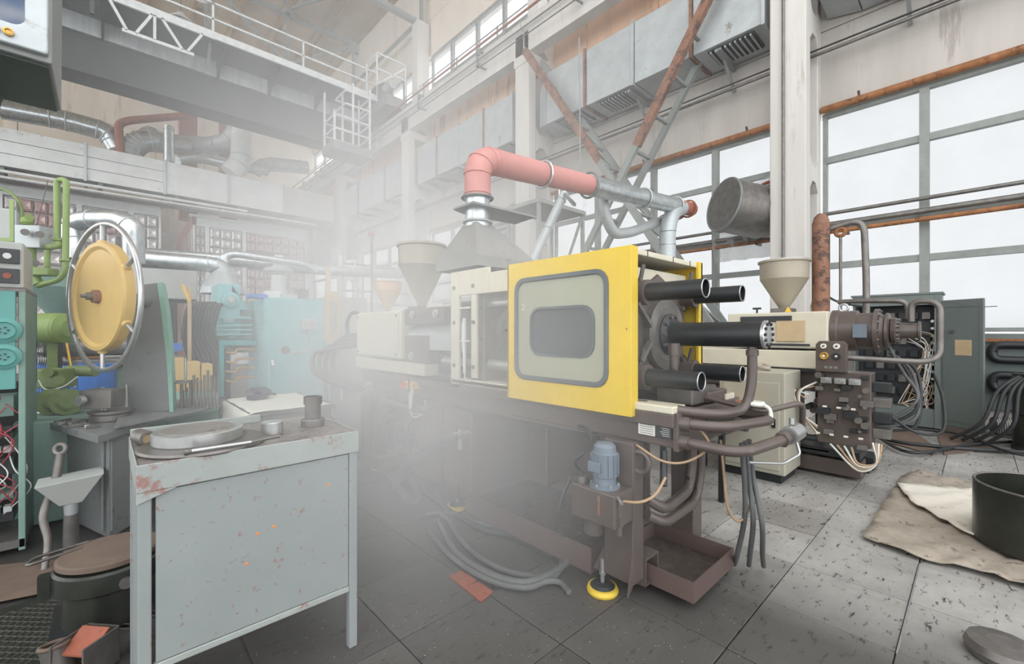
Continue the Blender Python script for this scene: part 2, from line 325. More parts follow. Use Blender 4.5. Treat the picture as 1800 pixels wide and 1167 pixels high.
def text(name, body, loc, rot, size, m, parent, extrude=0.0008):
    cu = bpy.data.curves.new(name, 'FONT'); cu.body = body; cu.size = size; cu.extrude = extrude; cu.align_x = 'CENTER'; cu.align_y = 'CENTER'
    tmp = bpy.data.objects.new(name, cu); COL.objects.link(tmp); bpy.context.view_layer.update()
    me = bpy.data.meshes.new_from_object(tmp); bpy.data.objects.remove(tmp); me.materials.clear(); me.materials.append(M[m])
    o = bpy.data.objects.new(name, me); COL.objects.link(o); o.parent = parent; o.location = Vector(loc) - origin_of(parent); o.rotation_euler = rot; o['kind'] = 'stuff'; return o
ROT_X = (math.radians(90), 0, math.radians(-90))   # reads from the -X side
ROT_Y = (math.radians(90), 0, 0)                   # reads from the -Y side
# ================================================================= SETTING
XW = 8.85; XC = 7.9; YE = 26.4
# floor: slab with square slabs laid on it where they can be told apart
fl = MB().box(-14, XW + 0.3, -9, YE + 0.3, -0.3, -0.02).build('floor', 'floor_dirt', kind='structure')
proto = None; rt = random.Random(3)
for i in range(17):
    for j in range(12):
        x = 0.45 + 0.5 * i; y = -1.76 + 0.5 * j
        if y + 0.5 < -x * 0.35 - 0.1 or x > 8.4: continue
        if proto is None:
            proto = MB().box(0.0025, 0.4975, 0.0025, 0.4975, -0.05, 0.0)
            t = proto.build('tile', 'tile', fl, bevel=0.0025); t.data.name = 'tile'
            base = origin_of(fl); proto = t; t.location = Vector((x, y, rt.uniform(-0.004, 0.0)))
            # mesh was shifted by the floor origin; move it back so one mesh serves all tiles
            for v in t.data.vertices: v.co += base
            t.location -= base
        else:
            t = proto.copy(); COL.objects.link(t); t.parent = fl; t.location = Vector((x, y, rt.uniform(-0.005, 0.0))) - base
# back part of the floor
# columns: two-branch precast concrete, 6 m apart
def column(y0, label, double=False):
    root = thing('concrete_column', label, 'column', (XC + 0.25, y0 + 0.25, 0), 'precast concrete columns along the window wall')
    y1 = y0 + 0.5; b = MB()
    b.box(XC, XC + 0.26, y0, y1, 0, 9.2)
    b.build('front_branch', 'concrete', root, bevel=0.015)
    MB().box(XW - 0.22, XW, y0, y1, 0, 9.2).build('rear_branch', 'concrete', root, bevel=0.015)
    m = MB(); z = 0
    for za, zb in ((0, 0.5), (1.9, 2.3), (3.78, 4.02), (6.15, 6.5), (8.7, 9.2)):
        zc = (za + zb) / 2; hh = (zb - za) / 2; x0 = XC + 0.26; x1 = XW - 0.22; s = 0.14
        poly = [(x0, y0, za - s), (x0 + s, y0, za), (x1 - s, y0, za), (x1, y0, za - s), (x1, y0, zb + s), (x1 - s, y0, zb), (x0 + s, y0, zb), (x0, y0, zb + s)]
        m.prism(poly, (0, 0.5, 0))
    m.build('cross_web', 'concrete', root)
    MB().box(XC + 0.4, XW - 0.05, y0 + 0.05, y1 - 0.05, 9.2, 12.7).build('upper_shaft', 'concrete', root, bevel=0.015)
    MB().box(XC - 0.02, XW, y0 - 0.03, y1 + 0.03, 8.25, 8.5).build('crane_ledge', 'concrete', root, bevel=0.01)
    return root
column(1.82, 'widest nearest concrete column, just left of the big plastic-covered window'); 
column(7.82, 'white concrete column right of the pink pipe, steel brace fixed to its top')
column(13.82, 'slim white concrete column left of the pink pipe elbow')
column(19.82, 'farthest white concrete column where the white overhead duct ends')
MB().cyl((XC - 0.03, 2.12, 2.05), (XC - 0.03, 2.12, 8.9), 0.022, n=8).build('conduit_pipe', 'dirty_steel').update_tag()
tag(bpy.data.objects['conduit_pipe'], 'thin grey conduit running down the front of the nearest column', 'pipe')

# right wall, built of precast panels with openings
def wall_band(m, name, z0, z1, y0, y1, mat_, parent, x0=XW, x1=XW + 0.3, gap=0.006):
    m = MB().box(x0, x1, y0 + gap, y1 - gap, z0 + gap, z1 - gap); return m.build(name, mat_, parent, bevel=0.01)
wr = MB().box(XW + 0.12, XW + 0.3, -9, YE, 0, 1.33)
wr.box(XW + 0.12, XW + 0.3, -9, YE, 5.02, 9.2); wr.box(XW + 0.12, XW + 0.3, -9, YE, 11.5, 15.4)
wr.box(XW + 0.12, XW + 0.3, -9, -4.0, 0, 15.4)
wall_r = wr.build('wall_right', 'concrete_bare', kind='structure')
bays = [(-4.0, 2.0), (2.0, 8.0), (8.0, 14.0), (14.0, 20.0), (20.0, 26.3)]
for (a, b_) in bays:
    wall_band(None, 'wall_panel', 0, 1.33, a, b_, 'concrete_bare', wall_r)
    wall_band(None, 'wall_panel', 5.02, 6.4, a, b_, 'concrete_bare', wall_r)
    wall_band(None, 'wall_panel', 6.4, 7.9, a, b_, 'concrete_bare', wall_r)
    wall_band(None, 'wall_panel', 7.9, 9.2, a, b_, 'wall_rust', wall_r)
    wall_band(None, 'wall_panel', 11.55, 12.9, a, b_, 'wall_cream', wall_r)
    wall_band(None, 'wall_panel', 12.9, 15.3, a, b_, 'wall_cream', wall_r)
# windows
def window(n, y0, y1, z0, z1, mulls, rails, fm='truss', drop=(), gm='film'):
    w_ = MB(); t = 0.06
    w_.box(XW + 0.0, XW + 0.1, y0, y1, z0, z0 + t); w_.box(XW, XW + 0.1, y0, y1, z1 - t, z1); w_.box(XW, XW + 0.1, y0, y0 + t, z0 + t, z1 - t); w_.box(XW, XW + 0.1, y1 - t, y1, z0 + t, z1 - t)
    root = w_.build('window_%d' % n, fm, kind='structure')
    ys = [y0] + list(mulls) + [y1]; zs = [z0] + list(rails) + [z1]
    for y in mulls: MB().box(XW - 0.03, XW + 0.09, y - 0.055, y + 0.055, z0 + t, z1 - t).build('mullion', fm, root)
    for z in rails:
        for a, b_ in zip(ys[:-1], ys[1:]):
            MB().box(XW - 0.01, XW + 0.08, a + 0.055, b_ - 0.055, z - 0.05, z + 0.05).build('transom', fm, root)
    for a, b_ in zip(ys[:-1], ys[1:]):
        for c, d in zip(zs[:-1], zs[1:]):
            if (a, c) in drop: continue
            m = MB(); nx = 8; nz = 6; V = []; rs = random.Random(int(a * 31 + c * 17))
            for i in range(nx + 1):
                for j in range(nz + 1):
                    e = 0 if i in (0, nx) or j in (0, nz) else rs.uniform(-0.015, 0.02)
                    V.append((XW + 0.095 + e, a + (b_ - a) * i / nx, c + (d - c) * j / nz))
            m.add(V, [(i * (nz + 1) + j, (i + 1) * (nz + 1) + j, (i + 1) * (nz + 1) + j + 1, i * (nz + 1) + j + 1) for i in range(nx) for j in range(nz)], True)
            m.build('film_pane', gm, root)
    return root
window(1, -3.9, 1.8, 1.35, 5.0, (-2.5, -1.0, 0.55), (2.45, 3.1, 4.22))
window(2, 2.35, 7.8, 1.35, 5.0, (3.57, 4.9, 6.4), (2.45, 3.1, 4.22))
window(3, 8.35, 13.8, 1.35, 5.0, (9.7, 11.1, 12.5), (2.45, 3.1, 4.22))
window(4, 14.35, 19.8, 1.35, 5.0, (15.7, 17.1, 18.5), (2.45, 4.22))
window(5, 20.35, 26.2, 1.35, 5.0, (22.2, 24.2), (2.45, 4.22))
for k, (a, b_) in enumerate(bays): window(6 + k, a + 0.35, b_ - 0.2, 9.25, 11.5, (a + 1.8, a + 3.1, a + 4.5), (10.4,), gm='glass_upper')
# rusty pipe along the window head and the pair along the transom
for y0, y1, lab in ((-4, 1.8, 'rusty brown pipe along the head of the big right window'), (2.35, 7.8, 'rusty brown pipe along the window head behind the steel braces'), (8.35, 13.8, 'rusty pipe along the window head right of the slim third column')):
    r = thing('rusty_pipe', lab, 'pipe', (XW - 0.08, (y0 + y1) / 2, 5.04), 'rusty pipes along window heads')
    MB().cyl((XW - 0.1, y0, 5.04), (XW - 0.1, y1, 5.04), 0.055, n=12).build('pipe_run', 'rust_wood', r)
    for y in (y0 + 0.6, y1 - 0.5, (y0 + y1) / 2): MB().bar((XW - 0.02, y, 5.02), (XW - 0.14, y, 5.16), 0.03).build('clip', 'rust', r)
for y0, y1, lab in ((-4, 1.75, 'pair of dark heating pipes crossing the big right window'), (2.35, 7.8, 'pair of dark heating pipes crossing the window behind the nearest column')):
    r = thing('heating_pipes', lab, 'pipe', (XW - 0.2, (y0 + y1) / 2, 3.0))
    for z, q, mm in ((3.28, 0.03, 'dirty_steel'), (3.1, 0.045, 'dirty_steel'), (2.98, 0.035, 'rust_wood')): MB().cyl((XW - 0.2, y0, z), (XW - 0.2, y1, z), q, n=12).build('pipe_run', mm, r)
    for y in (y0 + 0.4, y1 - 0.3): MB().bar((XW, y, 2.95), (XW - 0.24, y, 2.95), 0.04).build('bracket', 'rust', r)
r = thing('conduit_line', 'long thin dark conduit crossing the bare wall above the windows', 'pipe', (XC + 0.6, 10, 6.0))
MB().tube([(XC + 0.62, -4, 5.93), (XC + 0.62, 5, 5.85), (XC + 0.62, 19.8, 5.85)], 0.028, n=8).build('pipe_run', 'dirty_steel', r)
MB().tube([(XC + 0.68, -4, 6.01), (XC + 0.68, 19.8, 5.93)], 0.014, n=6).build('cable', 'rubber', r)
# crane runway beam
rb = thing('crane_runway_beam', 'long pale concrete beam along the wall carrying the crane rail', 'beam', (XC + 0.15, 12, 8.5))
for a, b_ in bays:
    m = MB(); z0 = 8.5; z1 = 9.25
    m.prism([(XC, a + .01, z0), (XC + 0.3, a + .01, z0), (XC + 0.3, a + .01, z0 + .55), (XC + 0.42, a + .01, z0 + .62), (XC + 0.42, a + .01, z1), (XC - 0.12, a + .01, z1), (XC - 0.12, a + .01, z0 + .62), (XC, a + .01, z0 + .55)], (0, b_ - a - .02, 0))
    m.build('beam_segment', 'concrete', rb, bevel=0.01)
MB().bar((XC + 0.15, -4, 9.3), (XC + 0.15, 26, 9.3), 0.08, 0.1).build('crane_rail', 'steel_grey', rb)
MB().cyl((XC - 0.3, -4, 9.28), (XC - 0.3, 26, 9.28), 0.03, n=8).build('red_conductor_pipe', 'redrust', rb, label='red painted conductor pipe')
for z in (8.75, 8.98): MB().cyl((XC - 0.22, -4, z), (XC - 0.22, 26, z), 0.014, n=6).build('conductor_wire', 'dirty_steel', rb)
for y in (-1, 2.9, 6.1, 9.5, 12.6, 15.8, 18.6, 21.5, 24):
    m = MB().bar((XC, y, 9.2), (XC - 0.35, y, 9.15), 0.05).bar((XC - 0.02, y, 8.75), (XC - 0.35, y, 8.72), 0.04).bar((XC - 0.33, y, 9.2), (XC - 0.33, y, 8.7), 0.04)
    for z in (8.75, 8.9, 9.05): m.cyl((XC - 0.3, y - 0.06, z), (XC - 0.3, y + 0.06, z), 0.045, n=8)
    m.build('insulator_bracket', 'steel_grey', rb)
for zz in (9.75, 10.25): MB().cyl((XC + 0.5, -4, zz), (XC + 0.5, 26, zz), 0.02, n=6).build('guard_rail', 'steel_grey', rb)
for y in range(-3, 26, 2): MB().bar((XC + 0.5, y + .6, 9.2), (XC + 0.5, y + .6, 10.27), 0.035).build('guard_post', 'steel_grey', rb)
# far wall
we = MB().box(-14, XW + 0.3, YE, YE + 0.3, 0, 15.4).build('wall_far', 'wall_cream', kind='structure')
for k in range(10):
    for i in range(4):
        MB().box(-14 + 5.75 * i + .01, -14 + 5.75 * (i + 1) - .01, YE - 0.05, YE, 0.1 + 1.5 * k, 1.58 + 1.5 * k).build('wall_panel', 'wall_cream' if k > 3 else 'white_panel', we, bevel=0.02)
# roof
ce = MB().box(-14, XW + 0.3, 1.0, YE + 0.3, 15.3, 15.5).build('ceiling', 'roof', kind='structure')
for i in range(15):
    x = -12.2 + 1.5 * i
    MB().prism([(x - 0.12, 1.0, 15.3), (x + 0.12, 1.0, 15.3), (x + 0.07, 1.0, 14.98), (x - 0.07, 1.0, 14.98)], (0, YE - 1, 0)).build('roof_rib', 'rib', ce)
for y in (5, 11, 17, 23): MB().box(-14, XW, y - 0.08, y + 0.08, 15.12, 15.3).build('cross_rib', 'roof', ce)
# roof trusses
def truss(y, label):
    r = thing('roof_truss', label, 'truss', (0, y, 12.7), 'steel roof trusses'); zb = 12.72; zt = 14.85; xr = XW - 0.25; xl = -11.5
    MB().bar((xl, y, zt), (xr, y, zt), 0.22, 0.18).build('top_chord', 'truss', r)
    MB().bar((xl, y, zb), (xr, y, zb), 0.2, 0.16).build('bottom_chord', 'truss', r)
    n = 7; dx = (xr - xl) / n
    for i in range(n + 1): MB().bar((xr - dx * i, y, zb), (xr - dx * i, y, zt), 0.13, 0.1).build('post', 'truss', r)
    for i in range(n):
        a = xr - dx * i; b_ = a - dx
        MB().bar((a, y, zb if i % 2 else zt), (b_, y, zt if i % 2 else zb), 0.14, 0.12).build('diagonal', 'truss', r)
        MB().box((a if i % 2 == 0 else b_) - 0.3, (a if i % 2 == 0 else b_) + 0.3, y - 0.09, y + 0.09, zt - 0.35, zt + 0.05).build('gusset', 'truss', r)
    return r
truss(14.1, 'grey steel roof truss nearest the viewer, above the slim column')
truss(20.1, 'grey steel roof truss at the far end above the crane')
r = thing('roof_tie', 'sloping steel ties between the roof trusses near the far corner', 'brace', (XW - .4, 17, 12.7))
for a, b_ in (((XW - .4, 14.1, 12.75), (XW - .4, 20.1, 12.75)), ((XW - .4, 14.1, 14.8), (XW - 3.4, 20.1, 14.8)), ((3, 14.1, 12.75), (6, 20.1, 14.8))): MB().bar(a, b_, 0.1, 0.1).build('tie_bar', 'truss', r)
# wall duct boxes, one per bay
def bay_duct(y0, y1, label):
    r = thing('air_duct_box', label, 'duct', (8.35, (y0 + y1) / 2, 6.3), 'sheet metal air ducts along the window wall'); x0, x1 = 7.95, 8.8; z0, z1 = 6.45, 7.7; n = 4; L = (y1 - 0.45 - y0) / n
    for k in range(n):
        a = y0 + L * k; b_ = a + L
        m = MB(); e = 0.012
        V = [(x0, a + e, z0), (x1, a + e, z0), (x1, b_ - e, z0), (x0, b_ - e, z0), (x0, a + e, z1), (x1, a + e, z1), (x1, b_ - e, z1), (x0, b_ - e, z1)]
        m.hexa(V); m.build('duct_panel', 'galv_dull', r, bevel=0.01)
        f = MB().plate_hole([(x0 - .04, a, z0 - .04), (x1, a, z0 - .04), (x1, a, z1 + .04), (x0 - .04, a, z1 + .04)], [(x0 + .01, a, z0 + .01), (x1 - .01, a, z0 + .01), (x1 - .01, a, z1 - .01), (x0 + .01, a, z1 - .01)], (0, 0.05, 0))
        f.build('flange', 'rust' if k % 2 else 'galv_dull', r)
        if k != 1:
            g = MB().box(x0 + 0.08, x1 - 0.2, a + 0.2, b_ - 0.25, z0 - 0.03, z0 - 0.001).build('grille', 'dark', r)
            s = MB()
            for q in range(9): yy = a + 0.24 + (L - 0.55) * q / 8; s.box(x0 + 0.08, x1 - 0.2, yy, yy + 0.025, z0 - 0.06, z0 - 0.03)
            s.build('grille_slats', 'galv_dull', r, kind='stuff')
    for yb in (y0 + .8, y0 + 2.6, y0 + 4.2): MB().bar((XW - .003, yb, z0 - .09), (x0 + .05, yb, z0 - .07), .06, .05).build('support_bracket', 'truss', r); MB().bar((XW - .02, yb, z0 - .5), (x0 + .4, yb, z0 - .1), .05, .04).build('support_strut', 'truss', r)
    c = y1 - 0.45; e = 0.0
    MB().hexa([(x0, c, z0), (x1, c, z0), (x1, y1, z0 + .1), (x0 + .25, y1, z0 + .15), (x0, c, z1), (x1, c, z1), (x1, y1, z1 - .15), (x0 + .25, y1, z1 - .2)]).build('tapered_end', 'galv_dull', r, bevel=0.01)
    return r
bay_duct(-3.5, 1.72, 'grey air duct box above the big right window, cut by the picture top')
bay_duct(2.4, 7.72, 'largest grey air duct box, behind the rusty steel brace')
bay_duct(8.45, 13.7, 'grey air duct box behind the pink pipe elbow')
bay_duct(14.45, 19.7, 'smallest grey air duct box, against the farthest column')
# cross bracing between the two near columns: ladders of two channels
def brace(p0, p1, label, rusty):
    r = thing('steel_brace', label, 'brace', p0); p0 = Vector(p0); p1 = Vector(p1); off = Vector((0.62, 0, 0)); d = p1 - p0
    mid = 0.42
    MB().channel(p0, p0 + d * mid, 0.1, 0.16, 0.02, up=(0, .7, .7)).build('channel', 'rust', r, label='rusty brown upper channel')
    MB().channel(p0 + d * mid, p1, 0.08, 0.13, 0.02, up=(0, .7, .7)).build('channel', 'truss', r)
    MB().channel(p0 + off, p1 + off, 0.08, 0.12, 0.02, up=(0, .7, .7)).build('channel', 'truss', r)
    n = 14
    for k in range(1, n): q = p0 + d * (k / n); q2 = p0 + d * ((k + (0.55 if rusty else 0.0)) / n) + off; MB().bar(q, q + off, 0.07, 0.05).build('rung', 'truss', r)
    if not rusty:
        for k in range(4, n - 1): MB().bar(p0 + d * (k / n), p0 + d * ((k + 1) / n) + off, 0.05, 0.03).build('lacing', 'truss', r)
    return r
brace((7.62, 7.72, 8.35), (7.62, 2.35, 0.25), 'pale lattice brace rising left to the top of the second column', False)
brace((7.62, 2.35, 8.45), (7.62, 7.72, 0.25), 'rusty lattice brace rising to the right in front of the duct', True)

# ================================================================= FAR END
# long white-washed duct in front of the far booths
wd = thing('white_overhead_duct', 'long white sheet duct with bolted seams crossing the far left', 'duct', (1, 20.3, 6.3))
xs = [-8, -5, -2.6, -0.43, 1.62, 3.56, 5.56, 7.65]
for k in range(len(xs) - 1):
    a, b_ = xs[k], xs[k + 1]; nrow = 3 if k < 4 else 1; z0, z1 = 6.33, 7.5
    for q in range(nrow):
        h = (z1 - z0) / nrow; MB().box(a + .012, b_ - .012, 20.0, 20.9, z0 + h * q + .008, z0 + h * (q + 1) - .008).build('sheet_panel', 'duct_white' if k < 6 else 'concrete_bare', wd, bevel=0.01)
    MB().box(a - .035, a + .035, 19.95, 20.95, z0 - .04, z1 + .04).build('seam_bar', 'galv_dull', wd)
    MB().box(a + .3, a + .42, 20.1, 20.8, 6.0, 6.33).build('support_bracket', 'steel_grey', wd)
MB().box(-8, 7.7, 20.15, 20.75, 5.98, 6.08).build('support_beam', 'dirty_steel', wd)
MB().cyl((-8, 19.95, 6.16), (4.2, 19.95, 6.16), 0.05, n=10).build('service_pipe', 'frame_white', wd)
MB().cyl((-8, 19.8, 5.9), (6.8, 19.8, 6.03), 0.035, n=8).build('service_pipe', 'frame_white', wd)
# glass-block booths
def booth(x0, x1, y, z1, label, cols, z0=0.6, rows=13, side=None, pink=None):
    r = thing('glass_block_booth', label, 'booth', ((x0 + x1) / 2, y, 0)); fw = 0.12
    MB().box(x0, x1, y, y + 0.2, z1 - 0.32, z1).build('header_panel', 'frame_white', r, bevel=0.01)
    MB().box(x0 - .1, x1 + .1, y - 0.12, y + 0.2, z1, z1 + 0.09).build('cornice', 'frame_white', r)
    MB().box(x0, x1, y + 0.12, y + 0.2, 0, z1 - 0.32).build('backing', 'frame_white', r)
    bounds = [x0] + list(cols) + [x1]; pr = None
    for cx in bounds: MB().box(max(x0, cx - 0.07), min(x1, cx + 0.07), y - 0.04, y + 0.12, 0, z1 - 0.32).build('post', 'frame_white', r)
    for a, b_ in zip(bounds[:-1], bounds[1:]):
        w = b_ - a - 0.18; nc = max(2, round(w / 0.33)); cw = w / nc; rh = (z1 - 0.36 - z0) / rows
        for i in range(nc):
            for j in range(rows):
                cx = a + 0.09 + cw * (i + .5); cz = z0 + rh * (j + .5)
                pk = pink and pink(cx, cz)
                key = (round(cw, 4), bool(pk))
                if pr is None: pr = {}
                if key not in pr:
                    m = MB(); u, v = cw / 2 - 0.02, rh / 2 - 0.02
                    m.add([(-u, -.02, -v), (u, -.02, -v), (u, -.02, v), (-u, -.02, v), (-u * .65, -.06, -v * .65), (u * .65, -.06, -v * .65), (u * .65, -.06, v * .65), (-u * .65, -.06, v * .65), (0, -.03, 0), (-u, .1, -v), (u, .1, -v), (u, .1, v), (-u, .1, v)],
                          [(0, 1, 5, 4), (1, 2, 6, 5), (2, 3, 7, 6), (3, 0, 4, 7), (4, 5, 8), (5, 6, 8), (6, 7, 8), (7, 4, 8), (9, 10, 1, 0), (10, 11, 2, 1), (11, 12, 3, 2), (12, 9, 0, 3)])
                    ob = m.build('glass_block', 'foil_pink' if pk else 'foil', r); bo = origin_of(r)
                    for vv in ob.data.vertices: vv.co += bo
                    pr[key] = ob
                else: ob = pr[key].copy(); COL.objects.link(ob); ob.parent = r
                ob.location = Vector((cx, y, cz)) - bo
    if side:
        MB().box(side - .02, side + 0.12, y, YE - .1, 0, z1).build('side_wall', 'brick', r)
        for k in range(8): MB().box(side - .05, side, y + 0.6 * k, y + 0.6 * k + 0.05, 0.6, z1 - .5).build('side_rib', 'white_panel', r)
    return r
booth(-4.2, 1.6, 21.2, 6.05, 'left booth faced with foil-backed glass blocks behind the yellow wheel', (-2.4, -0.6, 0.75), side=None, pink=lambda x, z: (z > 4.7 and math.sin(x * 3.1) > 0.2), rows=12)
booth(2.58, 6.85, 21.2, 5.9, 'right booth with silvery and brown glass blocks above the cyan cabinet', (3.05, 4.35), side=2.58, pink=lambda x, z: x > 4.35, rows=13)
MB().box(2.7, 6.8, 21.45, 26, 5.9, 6.02).build('booth_roof', 'white_panel', bpy.data.objects['glass_block_booth.001'])
MB().box(-1.5, 1.6, 21.5, 26, 5.9, 6.02).build('booth_roof', 'white_panel', bpy.data.objects['glass_block_booth'])
# ------------------------------------------------ overhead crane
cr = thing('overhead_crane', 'grey overhead travelling crane bridge with railed walkway at upper left', 'crane', (0, 16.6, 8.3))
MB().box(-13, 7.45, 16.5, 17.4, 8.35, 9.39).build('box_girder', 'crane_dark', cr, bevel=0.02)
MB().box(-13, 7.45, 16.42, 17.45, 9.39, 9.9).build('girder_upper_flange', 'crane_light', cr, bevel=0.015, label='paler streaked upper girder strip')
MB().box(-13, 7.3, 15.0, 16.42, 9.86, 9.92).build('walkway_deck', 'steel_grey', cr)
MB().bar((-13, 15.0, 9.86), (7.3, 15.0, 9.86), 0.06, 0.2).build('deck_edge', 'rail_white', cr)
for x in (-6, -3.6, -1.6, 0.0, 2.65, 4.1, 5.6):
    MB().prism([(x - .04, 15.0, 9.8), (x - .04, 16.42, 9.86), (x - .04, 16.42, 9.35), (x - .04, 16.25, 9.45)], (0.06, 0, 0)).build('deck_bracket', 'crane_dark', cr)
for x in (-6, -3, -0.2, 2.3, 4.75, 6.9, 7.3): MB().bar((x, 15.0, 9.86), (x, 15.0, 10.8), 0.05).build('railing_post', 'rail_white', cr)
for z in (10.78, 10.32): MB().bar((-13, 15.0, z), (7.3, 15.0, z), 0.05).build('handrail', 'rail_white', cr)
for z in (10.7, 10.3): MB().bar((-13, 17.5, z), (7.3, 17.5, z), 0.05).build('handrail', 'rail_white', cr)
# lattice under the deck
a0 = Vector((-0.15, 14.97, 9.75)); 
MB().bar((-2.5, 14.97, 9.78), (2.35, 14.97, 9.78), 0.06, 0.1).build('lattice_chord', 'rail_white', cr)
MB().bar((0.35, 14.97, 9.08), (1.85, 14.97, 9.08), 0.06, 0.08).build('lattice_chord', 'rail_white', cr)
for a, b_ in ((0.1, 0.45), (0.95, 0.62), (1.0, 1.0), (1.15, 1.6), (2.05, 1.7)): MB().bar((a, 14.97, 9.76), (b_, 14.97, 9.1), 0.06).build('lattice_bar', 'rail_white', cr)
MB().bar((-0.2, 14.97, 10.8), (-0.2, 14.97, 9.2), 0.08).build('hanger', 'crane_dark', cr)
MB().bar((2.3, 14.97, 10.8), (2.3, 15.9, 9.2), 0.08).build('hanger', 'steel_grey', cr)
# end carriage
MB().box(7.3, 8.05, 14.3, 18.6, 9.42, 9.8).build('end_carriage', 'steel_grey', cr, bevel=0.02)
for y in (14.6, 18.2): MB().cyl((7.95, y, 9.5), (8.15, y, 9.5), 0.22, n=20).build('carriage_wheel', 'dark', cr)
for p, q in (((6.9, 15.0, 9.9), (6.9, 15.0, 10.95)), ((6.9, 14.2, 9.9), (6.9, 14.2, 11.0)), ((8.0, 14.2, 9.9), (8.0, 14.2, 11.0)), ((6.9, 14.2, 11.0), (8.0, 14.2, 11.0)), ((6.9, 15, 11), (6.9, 14.2, 11)), ((6.9, 14.2, 10.45), (8.0, 14.2, 10.45)), ((8.0, 14.2, 11), (8.0, 16.2, 11)), ((6.9, 14.2, 9.9), (8, 14.2, 10.9))):
    MB().bar(p, q, 0.045).build('cage_rail', 'rail_white', cr)
MB().box(7.3, 7.8, 14.7, 15.5, 9.8, 10.4).build('drive_gearbox', 'dirty_steel', cr, bevel=0.04); MB().cyl((7.5, 14.7, 10.15), (7.5, 14.2, 10.15), 0.16, n=16).build('drive_motor', 'crane_light', cr)
MB().box(4.6, 5.0, 16.6, 17.0, 9.9, 10.2).build('junction_box', 'crane_light', cr)
# hanging inspection cradle
MB().box(5.55, 6.95, 14.6, 15.6, 7.45, 7.75).build('cradle_floor', 'steel_grey', cr, bevel=0.02)
for x in (5.62, 6.25, 6.85):
    for y in (14.65, 15.55):
        MB().bar((x, y, 7.7), (x, y, 9.85 if x > 5.7 or y > 15 else 8.75), 0.06).build('cradle_post', 'rail_white', cr)
for z in (8.15, 8.6, 9.1, 9.55):
    for y in (14.65, 15.55): MB().bar((5.62 if z < 8.8 else 6.0, y, z), (6.85, y, z), 0.045).build('cradle_rail', 'rail_white', cr)
    MB().bar((6.85, 14.65, z), (6.85, 15.55, z), 0.045).build('cradle_rail', 'rail_white', cr); MB().bar((5.62 if z < 8.8 else 6.0, 14.65, z), (5.62 if z < 8.8 else 6.0, 15.55, z), 0.045).build('cradle_rail', 'rail_white', cr)
# two round roof lamps
for i, (px, py, l) in enumerate(((318, 38, 'left shallow enamel lamp shade hanging under the roof'), (350, -8, 'upper shallow enamel lamp shade at the picture top'))):
    p = AY(px, py, 18.5); r = thing('pendant_lamp', l, 'lamp', p)
    MB().lathe([(0.08, 0.3), (0.14, 0.22), (0.34, 0.04), (0.36, 0.0), (0.33, 0.02), (0.12, 0.18)], p, n=24).build('lamp_shade', 'frame_white', r)
    MB().cyl(p + Vector((0, 0, .3)), (p.x, p.y, 15.2), 0.012, n=6).build('rod', 'dirty_steel', r)
# ---------------------------------------------- silver ducts above the white duct, far left
def duct_run(name, pts, r, label, m='galv', bend=0.5, seams=(), group=None, n=16):
    root = thing(name, label, 'duct', pts[0], group); MB().tube(pts, r, n=n, bend=bend).build('duct_run', m, root)
    P = fillet(pts, bend)
    for k in seams:
        i = min(int(k * (len(P) - 1)), len(P) - 2); f = k * (len(P) - 1) - i; c = P[i].lerp(P[i + 1], f); d = (P[i + 1] - P[i]).normalized()
        MB().ring(c, d, r, r * 0.07, n=20, m=6).build('seam_ring', 'galv_dull', root)
    return root
Y0 = 21.0
duct_run('round_duct', [AY(0, 190, 21.5), AY(110, 210, 21.5), AY(190, 232, 21.5), AY(207, 262, 21.5)], 0.33, 'dark silver round duct running in from the left above the white duct', seams=(.15, .3, .55, .75, .9), n=20)
duct_run('round_duct', [AY(228, 275, 21.3), AY(232, 258, 21.3), AY(250, 246, 21.3), AY(330, 258, 21.6)], 0.38, 'fat curled silver elbow on top of the white duct', seams=(.2, .35, .5, .65, .9), bend=.6)
duct_run('round_duct', [AY(248, 240, 21.8), AY(262, 228, 21.8), AY(300, 262, 21.3)], 0.2, 'short silver pipe leaning over the fat elbow', seams=(.5, .8))
duct_run('round_duct', [AY(297, 222, 20.6), AY(297, 291, 20.6)], 0.16, 'upright pale silver pipe standing on the white duct', seams=(.1, .9))
duct_run('round_duct', [AY(300, 252, 22), AY(370, 258, 22), AY(403, 250, 21.2), AY(418, 230, 20.8), AY(420, 195, 20.8)], 0.36, 'silver duct sweeping up under the crane bridge', m='galv_dull', seams=(.3, .6, .8), bend=.8)
duct_run('round_duct', [AY(405, 305, 20.6), AY(424, 285, 20.6), AY(427, 205, 20.6)], 0.38, 'large pale duct dropping from the crane into an elbow', m='duct_white', seams=(.3, .75), bend=.9)
duct_run('round_duct', [AY(310, 280, 20.8), AY(345, 275, 21.2), AY(420, 292, 21.2), AY(470, 300, 21.2)], 0.22, 'thin silver duct lying behind the white duct', seams=(.3, .6, .9), bend=.5)
duct_run('round_duct', [AY(448, 300, 21.5), AY(470, 288, 21.5), AY(540, 295, 21.5)], 0.3, 'small silver elbow near the far column top', seams=(.3, .7), bend=.5)
rp_ = thing('red_pipe', 'thin red pipe bent down to the white duct at far left', 'pipe', AY(212, 270, 21.0))
MB().tube([AY(212, 275, 21.0), AY(208, 218, 21.0), AY(225, 212, 21.0), AY(342, 202, 21.0)], 0.13, n=10, bend=.4).build('pipe_run', 'redrust', rp_)
for k, (px, yt, yb) in enumerate(((331, 180, 248), (402, 205, 275))):
    a = AY(px, yt, 22.5); b_ = AY(px, yb, 22.5); r = MB().box(a.x - .3, a.x + .3, 22.4, 22.9, 6.03, a.z + 3).build('red_post', 'redrust'); tag(r, ('left' if k == 0 else 'right') + ' red oxide steel post behind the silver ducts', 'post')
r = thing('wall_fan_box', 'grey louvred fan box on the wall left of the second column', 'vent', (8.4, 9.3, 3.6))
